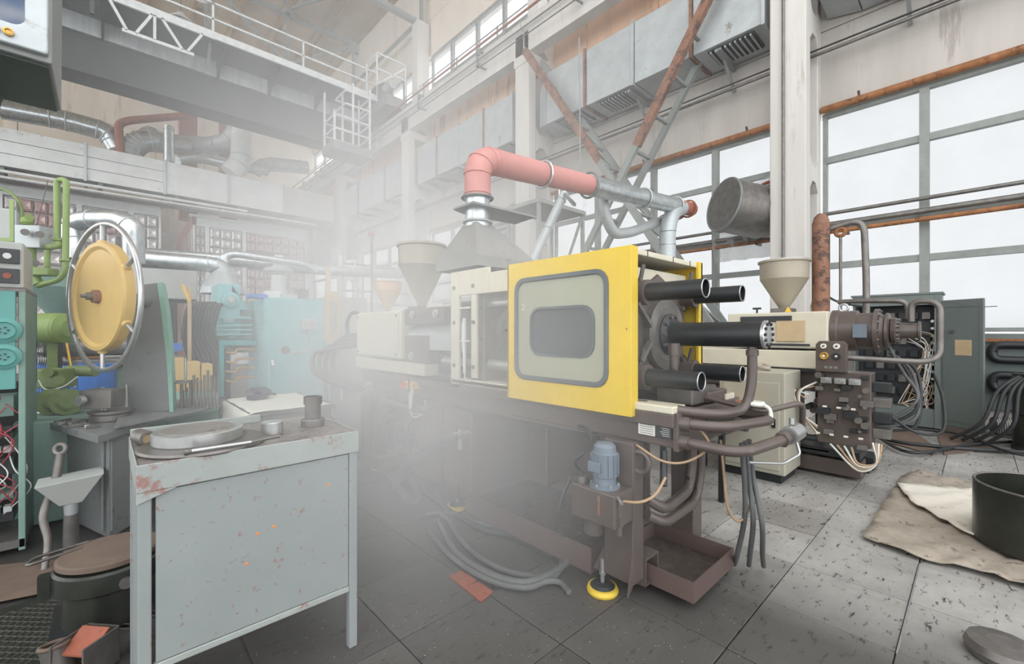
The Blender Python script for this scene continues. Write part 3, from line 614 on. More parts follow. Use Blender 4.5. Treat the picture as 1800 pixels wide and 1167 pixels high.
MB().box(7.95, 8.8, 8.6, 10.6, 3.55, 4.75).build('casing', 'galv_dull', r, bevel=.01)
for k in range(7): MB().bar((7.9, 8.65, 3.65 + .16 * k), (7.9, 10.5, 3.65 + .16 * k), 0.1, 0.03, up=(.6, 0, .8)).build('louvre', 'dirty_steel', r)
for y in (8.7, 10.4): MB().bar((8, y, 3.55), (8.6, y, 2.4), 0.05).build('bracket', 'steel_grey', r)
r = thing('wall_radiator', 'slatted grey heater on the wall near the farthest column', 'heater', (8.3, 18, 3)); c = AX(577, 455, 7.9)
MB().box(7.9, 8.3, c.y - .45, c.y + .45, c.z - .5, c.z + .5).build('casing', 'galv_dull', r)
for k in range(6): MB().bar((7.87, c.y - .42, c.z - .42 + .17 * k), (7.87, c.y + .42, c.z - .42 + .17 * k), .06, .03).build('louvre', 'steel_grey', r)
# ================================================================= MAIN INJECTION MACHINE (axis along Y)
XF, XB = 1.9, 2.7
im = thing('injection_moulding_machine', 'brown and cream injection moulding machine with yellow guard door in the centre', 'machine', (2.3, 2.6, 0))
def P(name, mb, m, bevel=0.0, parent=None, **k): return mb.build(name, m, parent or im, bevel, **k)
# bed beam with upper rail
P('bed', MB().box(1.96, 2.64, 0.98, 4.35, 0.80, 0.955), 'brown', 0.008)
P('bed_rail', MB().box(1.93, 2.0, 0.97, 4.3, 0.90, 0.965), 'brown', 0.006)
P('bed_rail', MB().box(1.955, 2.02, 1.45, 3.6, 0.765, 0.80), 'brown', 0.004)
P('bed_end_plate', MB().box(1.95, 2.65, 0.955, 0.98, 0.79, 0.97), 'brown', 0.004)
P('guide_rail', MB().box(1.93, 2.06, 0.97, 2.74, 0.965, 1.0), 'cream', 0.006, label='cream guide rail under the guard')
P('guide_rail', MB().box(2.56, 2.68, 0.97, 2.74, 0.965, 1.0), 'cream', 0.006)
tk = P('oil_tank', MB().box(1.97, 2.6, 2.54, 3.35, 0.12, 0.80), 'brown_red', 0.012)
P('tank_seam', MB().box(1.962, 1.97, 2.9, 2.912, 0.14, 0.77), 'brown', parent=tk)
P('back_panel', MB().box(2.57, 2.6, 1.46, 2.54, 0.17, 0.80), 'brown_red', 0.004)
P('back_panel', MB().box(2.2, 2.57, 2.0, 2.02, 0.3, 0.80), 'brown_red', 0.004)
P('lower_housing', MB().box(2.05, 2.62, 3.35, 3.55, 0.5, 0.80), 'brown', 0.01)
P('end_support', MB().box(2.0, 2.6, 3.9, 4.2, 0.0, 0.80), 'brown', 0.012)
P('cross_beam', MB().box(2.0, 2.6, 3.36, 3.89, 0.12, 0.24), 'brown', 0.01)
P('cable_channel', MB().box(1.945, 1.96, 1.4, 2.75, 0.768, 0.79), 'black')
P('plate_sign', MB().box(1.948, 1.955, 1.07, 1.16, 0.845, 0.925), 'paper', label='white printed machine plate'); 
P('plate_sign', MB().box(1.946, 1.955, 0.985, 1.068, 0.842, 0.925), 'label_dark', label='black machine plate with small print')
for k in range(5): P('plate_line', MB().box(1.9445, 1.946, .995, 1.03 + .006 * (k % 3), 0.855 + .009 * k, 0.857 + .009 * k), 'paper')
for k in range(7): P('plate_line', MB().box(1.9465, 1.948, 1.08, 1.15, 0.853 + .0105 * k, 0.855 + .0105 * k), 'label_dark')
# legs
def leg(x0, x1, y0, y1, nm='leg'):
    L_ = P(nm, MB().box(x0, x1, y0, y1, 0.10, 0.80), 'brown', 0.006)
    return L_
l1 = leg(1.90, 2.0, 1.16, 1.33); leg(2.56, 2.68, 1.16, 1.3)
P('leg_foot_channel', MB().plate_hole([(2.0, 1.15, .06), (2.13, 1.15, .06), (2.13, 1.15, .2), (2.0, 1.15, .2)], [(2.01, 1.15, .07), (2.12, 1.15, .07), (2.12, 1.15, .19), (2.01, 1.15, .19)], (0, .15, 0)), 'brown', parent=l1)
P('gusset_plate', MB().prism([(1.9, 1.33, .1), (1.9, 1.4, .1), (1.9, 1.33, .24)], (0.01, 0, 0)), 'brown', parent=l1); P('gusset_plate', MB().prism([(1.9, 1.16, .1), (1.86, 1.16, .06), (1.9, 1.16, .24)], (0, .01, 0)), 'brown', parent=l1)
P('leg_bracket_eye', MB().ring((1.93, 1.14, 0.71), (1, 0, 0), 0.05, 0.014, n=20), 'brown', parent=l1)
def levelling_foot(x, y):
    f = P('levelling_foot', MB().lathe([(0.0, 0.0), (0.078, 0.0), (0.082, 0.012), (0.075, 0.03), (0.03, 0.04), (0.0, 0.042)], (x, y, 0.0), n=28), 'yellow', label='round yellow-rimmed levelling foot')
    P('foot_cap', MB().lathe([(0.0, 0.031), (0.066, 0.031), (0.05, 0.045), (0.025, 0.05), (0.0, 0.05)], (x, y, 0.0), n=24), 'black', parent=f)
    P('foot_screw', MB().cyl((x, y, 0.04), (x, y, 0.17), 0.011, n=10).cyl((x, y, 0.09), (x, y, 0.105), 0.02, n=6), 'machined', parent=f)
levelling_foot(1.9, 1.34); levelling_foot(1.98, 2.73); levelling_foot(2.6, 1.35); levelling_foot(2.0, 4.05)
P('foot_arm', MB().box(1.93, 2.1, 2.66, 2.8, 0.1, 0.22), 'brown', 0.005)
# drip tray under the clamp unit
def pan(x0, x1, y0, y1, z0, z1, t=0.006):
    m = MB(); m.box(x0, x1, y0, y1, z0, z0 + t); m.box(x0, x0 + t, y0, y1, z0 + t, z1); m.box(x1 - t, x1, y0, y1, z0 + t, z1); m.box(x0 + t, x1 - t, y0, y0 + t, z0 + t, z1); m.box(x0 + t, x1 - t, y1 - t, y1, z0 + t, z1); return m
P('drip_tray', pan(2.06, 2.56, 0.93, 1.41, 0.05, 0.15), 'brown_red', 0.0, label='oily drip tray below the clamp end')
P('tray_oil', MB().box(2.068, 2.553, 0.937, 1.403, 0.056, 0.062), 'wet_black')
P('side_tray', pan(1.91, 2.57, 1.42, 2.53, 0.05, 0.19), 'brown_red', label='long drip tray under the machine bed')
P('tray_floor', MB().box(1.917, 2.563, 1.427, 2.523, 0.13, 0.136), 'wet_black')
P('side_tray_bracket', MB().box(2.2, 2.3, 1.3, 1.4, 0.02, 0.05), 'brown')
# guard door (near side) with rounded window
g = P('guard_door', MB().plate_hole([Vector(p) for p in rr((1.895, 1.6225, 1.355), (0, 1, 0), (0, 0, 1), 0.895, 0.85, 0.004)], rr((1.895, 1.648, 1.37), (0, 1, 0), (0, 0, 1), 0.69, 0.615, 0.075), (0.03, 0, 0)), 'yellow', 0.004, label='large yellow sliding guard door')
P('window_gasket', MB().plate_hole(rr((1.885, 1.648, 1.37), (0, 1, 0), (0, 0, 1), 0.70, 0.625, 0.08), rr((1.885, 1.648, 1.37), (0, 1, 0), (0, 0, 1), 0.645, 0.57, 0.06), (0.03, 0, 0)), 'gasket', 0.006, parent=g)
P('window_panel', MB().plate_hole(rr((1.90, 1.648, 1.37), (0, 1, 0), (0, 0, 1), 0.66, 0.585, 0.065), rr((1.90, 1.628, 1.353), (0, 1, 0), (0, 0, 1), 0.46, 0.27, 0.07), (0.008, 0, 0)), 'window_tint', parent=g)
P('inner_gasket', MB().plate_hole(rr((1.893, 1.628, 1.353), (0, 1, 0), (0, 0, 1), 0.48, 0.29, 0.08), rr((1.893, 1.628, 1.353), (0, 1, 0), (0, 0, 1), 0.45, 0.26, 0.065), (0.012, 0, 0)), 'gasket', parent=g)
P('dark_window', MB().prism(rr((1.902, 1.628, 1.353), (0, 1, 0), (0, 0, 1), 0.46, 0.27, 0.07), (0.006, 0, 0)), 'dark_glass', parent=g)
P('door_scuff', MB().box(1.8945, 1.8952, 1.19, 1.197, 1.36, 1.372), 'rust', parent=g)
P('link_arm', MB().bar((2.0, 1.2, 1.5), (2.12, 1.19, 1.38), .03, .02), 'dirty_steel')
P('link_arm', MB().bar((2.02, 1.19, 1.2), (2.1, 1.18, 1.3), .03, .02), 'dirty_steel')
P('support_bracket', MB().bar((2.45, 1.2, 1.12), (2.5, 1.17, 1.0), .03, .02), 'dirty_steel')
P('door_edge', MB().box(1.895, 1.96, 1.168, 1.18, 0.93, 1.78), 'yellow', 0.003, parent=g)
P('door_edge', MB().box(1.895, 1.96, 2.055, 2.068, 0.93, 1.78), 'yellow', 0.003, parent=g)
text('door_mark', 'З', (1.899, 1.93, 1.50), ROT_X, 0.05, 'cream', im)
# roof of the guard, back door
P('guard_roof', MB().box(1.93, 2.68, 1.185, 2.05, 1.745, 1.775), 'cream', 0.005)
for x in (2.08, 2.36, 2.57): P('roof_joint', MB().box(x - .002, x + .002, 1.182, 1.186, 1.745, 1.776), 'dark')
P('guard_roof_beam', MB().box(1.96, 2.66, 1.25, 1.33, 1.62, 1.70), 'cream', 0.006)
P('back_guard', MB().box(2.69, 2.715, 1.17, 2.06, 0.95, 1.78), 'yellow', 0.004, label='yellow guard on the far side'); P('back_guard_edge', MB().box(2.66, 2.715, 1.17, 1.19, 0.95, 1.78), 'yellow', 0.003)
# clamp platen
P('clamp_platen', MB().box(1.99, 2.66, 1.3, 1.48, 0.98, 1.70), 'black', 0.02)
P('platen_rib', MB().prism([(2.03, 1.24, 1.15), (2.3, 1.24, 1.0), (2.6, 1.24, 1.15), (2.62, 1.24, 1.55), (2.3, 1.24, 1.68), (2.05, 1.24, 1.55)], (0, .06, 0)), 'brown', 0.01)
P('rubbed_ring', MB().lathe([(0.2, 0), (0.2, 0.04), (0.15, 0.05), (0.0, 0.05)], (2.325, 1.24, 1.338), (0, -1, 0), n=28), 'dirty_steel', 0.0)
tubes = []
for x, z, y0 in ((2.05, 1.555, .87), (2.60, 1.565, .90), (2.05, 1.117, .89), (2.60, 1.115, .90)):
    t = P('tie_bar_cover', MB().pipe((x, 1.16, z), (x, y0, z), 0.046, 0.041, n=28), 'black', label='black tube over a tie bar end, open at the end')
    P('tube_rim', MB().ring((x, y0, z), (0, 1, 0), 0.0435, 0.0035, n=28, m=6), 'machined', parent=t)
    P('tube_flange', MB().cyl((x, 1.25, z), (x, 1.16, z), 0.066, n=20), 'brown', parent=t)
    P('tie_bar_nut', MB().cyl((x, 1.3, z), (x, 1.25, z), 0.1, n=24), 'black')
    P('tie_bar', MB().cyl((x, 1.48, z), (x, 3.0, z), 0.035, n=14), 'machined')
    for dz, dx in ((.07, -.03), (-.07, -.03), (.05, .06)): P('flange_bolt', MB().bolt((x + dx, 1.25, z + dz), (0, -1, 0), .016, .03), 'dirty_steel', parent=t)
    P('lock_lever', MB().bar((x - .02, 1.2, z + .05), (x - .035, 1.17, z + .14), .018, .012), 'dirty_steel', parent=t)
c = P('main_cylinder', MB().cyl((2.325, 1.2, 1.338), (2.325, .70, 1.338), 0.0635, n=32), 'black', label='long black hydraulic cylinder')
P('cylinder_collar', MB().lathe([(.115, 0), (.115, .06), (.09, .08), (.0, .08)], (2.325, 1.24, 1.338), (0, -1, 0), n=28), 'black', parent=c)
P('cylinder_end_cap', MB().lathe([(.068, 0), (.068, .012), (.058, .018), (0, .018)], (2.325, .705, 1.338), (0, -1, 0), n=32), 'machined', parent=c)
for k in range(12):
    a = k * math.pi / 6; P('cap_bolt', MB().bolt((2.325 + .055 * math.cos(a), .69, 1.338 + .055 * math.sin(a)), (0, -1, 0), .008, .01), 'black', parent=c)
for k in range(10):
    a = k * math.pi / 5; P('collar_bolt', MB().bolt((2.325 + .1 * math.cos(a), 1.18, 1.338 + .1 * math.sin(a)), (0, -1, 0), .013, .025), 'dirty_steel', parent=c)
P('cylinder_port', MB().cyl((2.325, .76, 1.338), (2.325, .76, 1.25), 0.022, n=12).cyl((2.325, .76, 1.262), (2.325, .76, 1.235), 0.03, n=6), 'brown', parent=c)
P('short_pipe', MB().tube([(2.2, 1.1, 1.27), (2.2, 1.1, 1.12), (2.25, 1.2, 1.02)], .022, bend=.05).cyl((2.2, 1.1, 1.29), (2.2, 1.1, 1.23), .034, n=6), 'brown')
P('tube_flange', MB().cyl((2.0, 1.2, .985), (2.0, 1.14, .985), .02, n=8), 'dirty_steel')
P('clamp_base_block', MB().box(2.2, 2.5, 1.0, 1.2, .97, 1.06), 'dirty_steel', .01); P('clamp_base_block', MB().box(2.35, 2.6, .98, 1.1, .97, 1.03), 'brown', .01)
# moving platen and mould, fixed platen frame
P('mould_platen', MB().box(1.99, 2.6, 2.42, 2.58, 1.0, 1.68), 'dirty_steel', 0.01)
P('moving_platen', MB().box(1.99, 2.6, 1.85, 2.0, 1.0, 1.66), 'black', 0.01)
P('mould_ring', MB().lathe([(.17, 0), (.17, .05), (.12, .06), (.05, .06), (.04, .03), (0, .03)], (2.28, 2.42, 1.36), (0, -1, 0), n=28), 'machined')
for k in range(8):
    a = k * math.pi / 4; P('ring_bolt', MB().bolt((2.28 + .13 * math.cos(a), 2.37, 1.36 + .13 * math.sin(a)), (0, -1, 0), .014, .012), 'black')
for y in (2.45, 2.55):
    for z in (1.08, 1.16, 1.3, 1.42, 1.52, 1.6): P('platen_hole', MB().bolt((1.99, y, z), (-1, 0, 0), .009, .003), 'black')
f = P('platen_frame', MB().box(1.93, 1.95, 2.64, 2.745, 0.93, 1.80).box(1.95, 2.02, 2.735, 2.745, 0.93, 1.80), 'cream', 0.004, label='cream upright cover of the fixed platen')
P('platen_frame', MB().box(1.932, 1.955, 2.3, 2.64, 1.62, 1.80).box(1.932, 1.955, 2.06, 2.3, 1.62, 1.76), 'cream', 0.004); P('platen_frame', MB().box(1.935, 1.955, 2.44, 2.50, 1.02, 1.62), 'cream', .004)
P('platen_frame', MB().box(1.93, 1.96, 2.06, 2.66, .965, 1.005), 'cream', .004)
for z in (1.52, 1.28): P('cover_rib', MB().box(1.92, 1.93, 2.5, 2.62, z, z + .012), 'cream')
for z in (1.1, 1.42, 1.68):
    for y in (2.47, 2.7): P('cover_bolt', MB().bolt((1.935, y, z), (-1, 0, 0), .016, .012), 'dirty_steel')
P('white_cable', MB().tube([(1.92, 2.57, 1.45), (1.918, 2.58, 1.3), (1.918, 2.55, 1.08), (1.93, 2.56, 1.0), (1.95, 2.45, .98)], .007, smooth=True), 'wire_white'); P('cable_duct', MB().box(1.918, 1.932, 2.555, 2.575, 1.05, 1.45), 'frame_white')
P('carton', MB().box(2.02, 2.2, 2.1, 2.2, 1.0, 1.12), 'cardboard', .003)
# injection unit
P('injection_housing', MB().box(1.93, 2.66, 3.52, 4.42, 1.11, 1.545), 'cream', 0.012, label='cream injection unit housing')
P('housing_panel', MB().box(1.918, 1.93, 3.54, 4.40, 1.125, 1.53), 'cream', 0.006)
for y in (3.57, 4.37):
    for z in (1.15, 1.5): P('panel_screw', MB().bolt((1.918, y, z), (-1, 0, 0), .012, .006), 'black')
P('housing_skirt', MB().prism([(1.93, 3.12, .985), (1.93, 4.46, .985), (1.93, 4.46, 1.10), (1.93, 3.12, 1.08)], (.7, 0, 0)), 'cream', 0.006)
P('carriage_block', MB().box(1.97, 2.6, 3.12, 3.52, 1.08, 1.32), 'brown', .01); P('carriage_bridge', MB().box(1.97, 2.6, 2.9, 3.52, 1.42, 1.555), 'brown', .01)
for y, z in ((3.36, 1.5), (3.0, 1.5), (3.38, 1.14)): P('spindle_nut', MB().lathe([(.035, 0), (.035, .015), (.02, .02), (.02, .03), (0, .03)], (1.97, y, z), (-1, 0, 0), n=20), 'machined')
P('barrel_cover', MB().prism([(1.98, 2.76, 1.2), (2.6, 2.76, 1.2), (2.6, 2.76, 1.42), (2.08, 2.76, 1.42), (1.98, 2.76, 1.34)], (0, .72, 0)), 'galv_dull', .006, label='grey sheet cover over the barrel')
P('barrel', MB().cyl((2.3, 2.6, 1.3), (2.3, 3.5, 1.3), .07, n=20), 'dirty_steel')
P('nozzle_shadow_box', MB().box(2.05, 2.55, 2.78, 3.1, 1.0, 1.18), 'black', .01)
h = P('hopper', MB().lathe([(.04, 0), (.05, .03), (.225, .40), (.228, .58), (.245, .585), (.245, .605), (.22, .605), (.215, .42), (.03, .02)], (2.3, 3.76, 1.6), n=36), 'hopper', label='conical material hopper on the injection unit')
P('hopper_base', MB().box(2.2, 2.4, 3.66, 3.86, 1.545, 1.6), 'brown', .005, parent=h); P('hopper_lid', MB().lathe([(.232, .592), (.232, .6), (0, .605)], (2.3, 3.76, 1.6), n=36), 'galv', parent=h)
P('hopper_band', MB().ring((2.3, 3.76, 2.0), (0, 0, 1), .227, .004, n=36, m=6), 'machined', parent=h)
P('top_plate', MB().box(2.0, 2.55, 2.85, 3.2, 1.555, 1.57), 'cream', .003)
# accumulator, valves, hoses at the left end
a = P('accumulator', MB().lathe([(0, 0), (.055, .01), (.06, .04), (.06, .5), (.05, .54), (.02, .56), (0, .56)], (1.85, 4.0, .22), n=20), 'brown', label='upright brown accumulator bottle'); P('accumulator_valve', MB().cyl((1.85, 4.0, .78), (1.85, 4.0, .86), .014).bar((1.82, 4.0, .83), (1.88, 4.0, .83), .02), 'machined', parent=a)
a = P('accumulator', MB().lathe([(0, 0), (.055, .01), (.06, .04), (.06, .5), (.05, .54), (0, .56)], (1.88, 3.78, .22), n=20), 'brown')
P('manifold_pipe', MB().tube([(1.88, 3.8, .72), (1.86, 3.6, .72), (1.9, 3.2, .7), (2.0, 3.1, .7)], .028, bend=.1), 'brown')
P('accumulator_base', MB().box(1.78, 2.02, 3.65, 4.12, .12, .22), 'brown', .005)
b = P('emergency_stop_box', MB().box(1.88, 1.95, 3.22, 3.38, .87, .93), 'yellow_plastic', .005); P('stop_button', MB().lathe([(.012, 0), (.012, .02), (.03, .022), (.03, .035), (0, .042)], (1.88, 3.33, .9), (-1, 0, 0), n=20), 'red', parent=b); P('box_divider', MB().box(1.875, 1.882, 3.262, 3.285, .85, .97), 'black', parent=b)
for k in range(3): P('control_cable', MB().tube([(1.9, 3.24 + .02 * k, .87), (1.86, 3.2 + .02 * k, .78), (1.9, 3.25, .7 - .03 * k), (1.98, 3.2, .66)], .006, smooth=True), 'wire_white')
P('valve_cock', MB().cyl((1.9, 3.1, .73), (2.0, 3.1, .73), .02).bar((1.9, 3.02, .73), (1.9, 3.18, .735), .015).cyl((1.93, 3.1, .72), (1.93, 3.1, .79), .012), 'machined')
vr = random.Random(5)
for k in range(14):
    y = 3.1 + vr.random() * .75; z = .28 + vr.random() * .42; x = 2.0 + vr.random() * .05
    P('valve_block', MB().box(x, x + .1, y, y + vr.uniform(.04, .12), z, z + vr.uniform(.04, .1)), 'black' if k % 2 else 'brown', .004)
for k in range(8):
    y = 3.1 + vr.random() * .6; P('thin_hose', MB().tube([(1.98, y, .7 - .03 * k), (1.9, y + .1, .55), (1.95, y + vr.uniform(0, .3), .35), (2.05, y + .3, .25)], .009, n=6, smooth=True), 'rubber_grey')
P('grey_cable_loop', MB().tube([(1.88, 3.5, .72), (1.8, 3.55, .6), (1.78, 3.62, .45), (1.8, 3.55, .32), (1.85, 3.4, .28)], .008, n=6, smooth=True), 'rubber_grey')
for k in range(4):
    d = .045 * k; P('feed_hose', MB().tube([(1.98, 4.42, 1.3 - d * .6), (1.9 - d, 4.62 + d, 1.3 - d), (1.82 - d, 4.78 + d * 1.4, 1.1), (1.8 - d, 4.7 + d, .9), (1.86, 4.35, .84 - d * .5), (1.92, 4.12, .82)], .026, n=10, smooth=True), 'rubber_grey')
P('feed_hose', MB().tube([(2.0, 4.42, 1.5), (1.95, 4.55, 1.56), (1.9, 4.6, 1.45), (1.92, 4.6, 1.2)], .02, n=8, smooth=True), 'rubber')
for z in (.84, .8): P('hose_fitting', MB().cyl((1.95, 4.16, z), (1.9, 4.08, z), .03, n=8), 'machined')
# two hoses arching from the tank valve to the floor
for k in range(2):
    P('tank_hose', MB().tube([(1.88, 2.58 + .05 * k, .58 - .07 * k), (1.84, 2.72 + .05 * k, .56 - .07 * k), (1.8, 2.98, .42 - .04 * k), (1.8, 3.2 + .05 * k, .22), (1.84, 3.35 + .06 * k, .08), (1.8, 3.4, .03)], .026, n=10, smooth=True), 'rubber_grey')
P('tank_valve', MB().cyl((1.97, 2.57, .60), (1.87, 2.57, .60), .026).cyl((1.89, 2.57, .64), (1.89, 2.57, .5), .016).bar((1.87, 2.52, .62), (1.87, 2.63, .61), .016), 'machined')
# lubrication unit on the front leg: pump motor on a brown box
b = P('pump_box', MB().box(1.74, 1.90, 1.16, 1.42, .42, .585), 'brown', .01, label='brown oil box on the leg')
P('box_cap', MB().cyl((1.78, 1.38, .585), (1.78, 1.38, .62), .024, n=16), 'dirty_steel', parent=b)
m_ = P('pump_motor', MB().lathe([(.075, 0), (.075, .012), (.055, .016), (.055, .05), (.062, .055), (.062, .17), (.056, .175), (.054, .20), (.04, .215), (0, .22)], (1.82, 1.27, .585), n=28), 'motor_blue', label='small blue-grey electric motor')
for k in range(14):
    t = 2 * math.pi * k / 14; u = Vector((math.cos(t), math.sin(t), 0)); P('cooling_fin', MB().bar(Vector((1.82, 1.27, .645)) + u * .064, Vector((1.82, 1.27, .75)) + u * .064, .004, .012, up=u), 'motor_blue', parent=m_)
P('motor_terminal_box', MB().box(1.745, 1.77, 1.25, 1.32, .665, .715), 'motor_blue', .004, parent=m_)
for k in range(6):
    t = 2 * math.pi * k / 6; P('motor_bolt', MB().bolt((1.82 + .066 * math.cos(t), 1.27 + .066 * math.sin(t), .597), (0, 0, 1), .007, .01), 'machined', parent=m_)
P('oil_level_glass', MB().box(1.737, 1.741, 1.24, 1.255, .47, .56), 'rust')
for k in range(3): P('motor_cable', MB().tube([(1.8 + .01 * k, 1.33, .8), (1.84, 1.40, .85), (1.93, 1.48 + .02 * k, .83)], .009, n=6, smooth=True), 'rubber')
P('motor_cable', MB().tube([(1.77, 1.36, .74), (1.75, 1.4, .69), (1.79, 1.41, .64), (1.8, 1.36, .6)], .007, n=6, smooth=True), 'rubber')
P('pump_outlet', MB().cyl((1.78, 1.16, .56), (1.78, 1.16, .39), .014).box(1.765, 1.795, 1.145, 1.175, .43, .48), 'brown'); P('pump_outlet', MB().cyl((1.78, 1.18, .575), (1.74, 1.12, .56), .008), 'machined')
P('tan_hose', MB().tube([(1.78, 1.14, .555), (1.8, 1.06, .57), (1.86, 1.02, .6), (1.92, 1.0, .67)], .007, n=8, smooth=True), 'tan_hose')
P('oil_pipe', MB().tube([(1.94, 1.02, .62), (1.98, 1.04, .70), (2.0, 1.05, .77)], .016, n=8, smooth=True), 'black')
P('drain_pipe', MB().tube([(1.76, 1.44, .6), (1.76, 1.5, .46), (1.8, 1.56, .3), (1.89, 1.6, .2)], .008, n=6, smooth=True), 'rubber_grey')
P('clamp_ring', MB().cyl((1.88, 1.38, .3), (1.88, 1.38, .38), .05, n=20), 'brown')
# tubes inside the leg bay
P('bay_pipe', MB().tube([(2.02, 1.15, .5), (2.1, 1.1, .44), (2.45, 1.14, .44), (2.5, 1.14, .56), (2.5, 1.14, .8)], .028, bend=.08), 'brown'); P('bay_pipe', MB().tube([(2.02, 1.15, .42), (2.1, 1.1, .37), (2.5, 1.12, .37), (2.57, 1.12, .5), (2.57, 1.12, .8)], .026, bend=.08), 'brown')
P('back_panel', MB().box(2.3, 2.34, 1.35, 1.46, .3, .8), 'black')
# brown tubes looping out past the bed end
def tubep(pts, r, m='brown', name='hydraulic_pipe', bend=.09, n=12): return P(name, MB().tube(pts, r, n=n, bend=bend), m)
t1 = tubep([(1.99, .96, .835), (2.02, .71, .82), (2.32, .62, .85), (2.4, .64, .86)], .025); P('pipe_nut', MB().cyl((1.985, .97, .835), (1.99, .92, .835), .036, n=6), 'brown', parent=t1); P('pipe_nut', MB().cyl((2.3, .628, .847), (2.34, .624, .852), .036, n=6), 'brown', parent=t1)
t2 = tubep([(1.99, .96, .92), (2.05, .80, .915), (2.42, .68, .92), (2.42, .9, .93)], .024); P('pipe_nut', MB().cyl((1.985, .97, .92), (1.998, .92, .92), .036, n=6), 'brown', parent=t2)
t3 = tubep([(2.325, .76, 1.25), (2.325, .76, 1.1), (2.3, .78, .97), (2.1, .84, .96), (1.99, .98, .98)], .023, bend=.12); 
tubep([(2.35, 1.0, 1.0), (2.36, .72, .96), (2.55, .6, 1.0), (2.62, .62, .85)], .014, bend=.05)
P('silver_coupling', MB().cyl((2.36, .615, .86), (2.46, .605, .87), .043, n=18).cyl((2.40, .61, .91), (2.40, .61, .94), .012), 'machined', label='bright pipe coupling'); P('coupling_handle', MB().tube([(2.44, .61, .85), (2.42, .58, .77), (2.3, .62, .74), (2.1, .7, .77)], .007, n=6, bend=.02), 'machined')
P('tan_hose', MB().tube([(2.0, 1.1, .97), (2.05, .92, .90), (2.06, .86, .82), (2.0, .93, .745), (1.93, 1.02, .74), (1.93, 1.16, .79)], .006, n=8, smooth=True), 'tan_hose')
P('tan_hose', MB().tube([(2.3, .9, .8), (2.32, .89, .6), (2.34, .88, .45), (2.38, .84, .38), (2.44, .8, .46)], .007, n=8, smooth=True), 'tan_hose')
for k in range(3): P('black_hose', MB().tube([(2.3 + .05 * k, .8, .8), (2.34 + .06 * k, .8, .6), (2.4, .82 - .04 * k, .4), (2.48 + .03 * k, .88 - .05 * k, .18), (2.62 + .05 * k, .95 - .06 * k, .03)], .013, n=8, smooth=True), 'rubber_grey')
P('knotted_rag', MB().ring((2.33, .745, 1.0), (0, 0, 1), .03, .012, n=14, m=6).tube([(2.34, .73, 1.0), (2.38, .70, .97), (2.37, .69, .9)], .01, n=6, smooth=True), 'cloth')
P('valve_on_bed', MB().box(2.25, 2.45, .85, .95, .84, .93).cyl((2.35, .85, .88), (2.35, .79, .88), .03, n=8), 'dirty_steel', .005)

# ================================================================= extraction hood and its ducting
ex = thing('extraction_duct', 'pink and silver fume duct with pyramid hood over the central machine', 'duct', (2.17, 2.72, 1.8))
def E_(name, mb, m, **k): return mb.build(name, m, ex, **k)
hx0, hx1, hy0, hy1 = 1.93, 2.55, 2.42, 2.95
E_('hood', MB().hexa([(hx0, hy0, 1.90), (hx1, hy0, 1.90), (hx1, hy1, 1.90), (hx0, hy1, 1.90), (2.09, 2.64, 2.2), (2.25, 2.64, 2.2), (2.25, 2.80, 2.2), (2.09, 2.80, 2.2)]), 'hood', label='grey pyramid hood')
E_('hood_rim', MB().plate_hole([(hx0, hy0, 1.825), (hx1, hy0, 1.825), (hx1, hy1, 1.825), (hx0, hy1, 1.825)], [(hx0 + .01, hy0 + .01, 1.825), (hx1 - .01, hy0 + .01, 1.825), (hx1 - .01, hy1 - .01, 1.825), (hx0 + .01, hy1 - .01, 1.825)], (0, 0, .075)), 'hood')
E_('collar', MB().cyl((2.17, 2.72, 2.18), (2.17, 2.72, 2.42), .098, n=28), 'galv')
E_('collar_flange', MB().ring((2.17, 2.72, 2.22), (0, 0, 1), .112, .01, n=28), 'galv_dull'); E_('collar_flange', MB().ring((2.17, 2.72, 2.41), (0, 0, 1), .118, .014, n=28, ra=.008), 'steel_grey')
E_('slide_gate', MB().prism([(2.02, 2.58, 2.315), (2.62, 2.52, 2.30), (2.66, 2.8, 2.30), (2.2, 2.9, 2.315), (2.02, 2.84, 2.315)], (0, 0, .015)), 'steel_grey', label='flat slide gate plate')
E_('elbow', MB().tube([(2.17, 2.72, 2.42), (2.17, 2.72, 2.73), (2.62, 2.72, 2.765)], .105, n=24, bend=.27), 'pink', label='segmented pink elbow')
Pp = fillet([(2.17, 2.72, 2.42), (2.17, 2.72, 2.73), (2.62, 2.72, 2.765)], .27)
for i in (0, 1, 3, 5, 6):
    c = Pp[i]; d = (Pp[min(i + 1, len(Pp) - 1)] - Pp[max(i - 1, 0)]).normalized(); E_('elbow_seam', MB().ring(c + d * .02, d, .106, .006, n=24, m=6), 'pink')
def seg(a, b_, r, m, lab=None): 
    o = E_('pipe_section', MB().cyl(a, b_, r, n=28), m)
    if lab: o['label'] = lab
a0, a1 = Vector((2.6, 2.72, 2.763)), Vector((5.95, 2.72, 3.045)); dd = (a1 - a0)
seg(a0, a0 + dd * .10, .105, 'pink'); seg(a0 + dd * .10, a0 + dd * .305, .1, 'pink', 'pink-red painted pipe section'); seg(a0 + dd * .305, a0 + dd * .62, .104, 'galv', 'silver pipe section'); seg(a0 + dd * .62, a0 + dd * .88, .1, 'galv'); seg(a0 + dd * .88, a0 + dd * 1.0, .09, 'redrust')
for q, rr_, mm in ((.10, .118, 'galv'), (.305, .125, 'steel_grey'), (.62, .115, 'galv_dull'), (.86, .11, 'galv_dull'), (.97, .11, 'redrust')): E_('pipe_flange', MB().ring(a0 + dd * q, dd, rr_, .012, n=28, m=6), mm)
wy = a0 + dd * .88
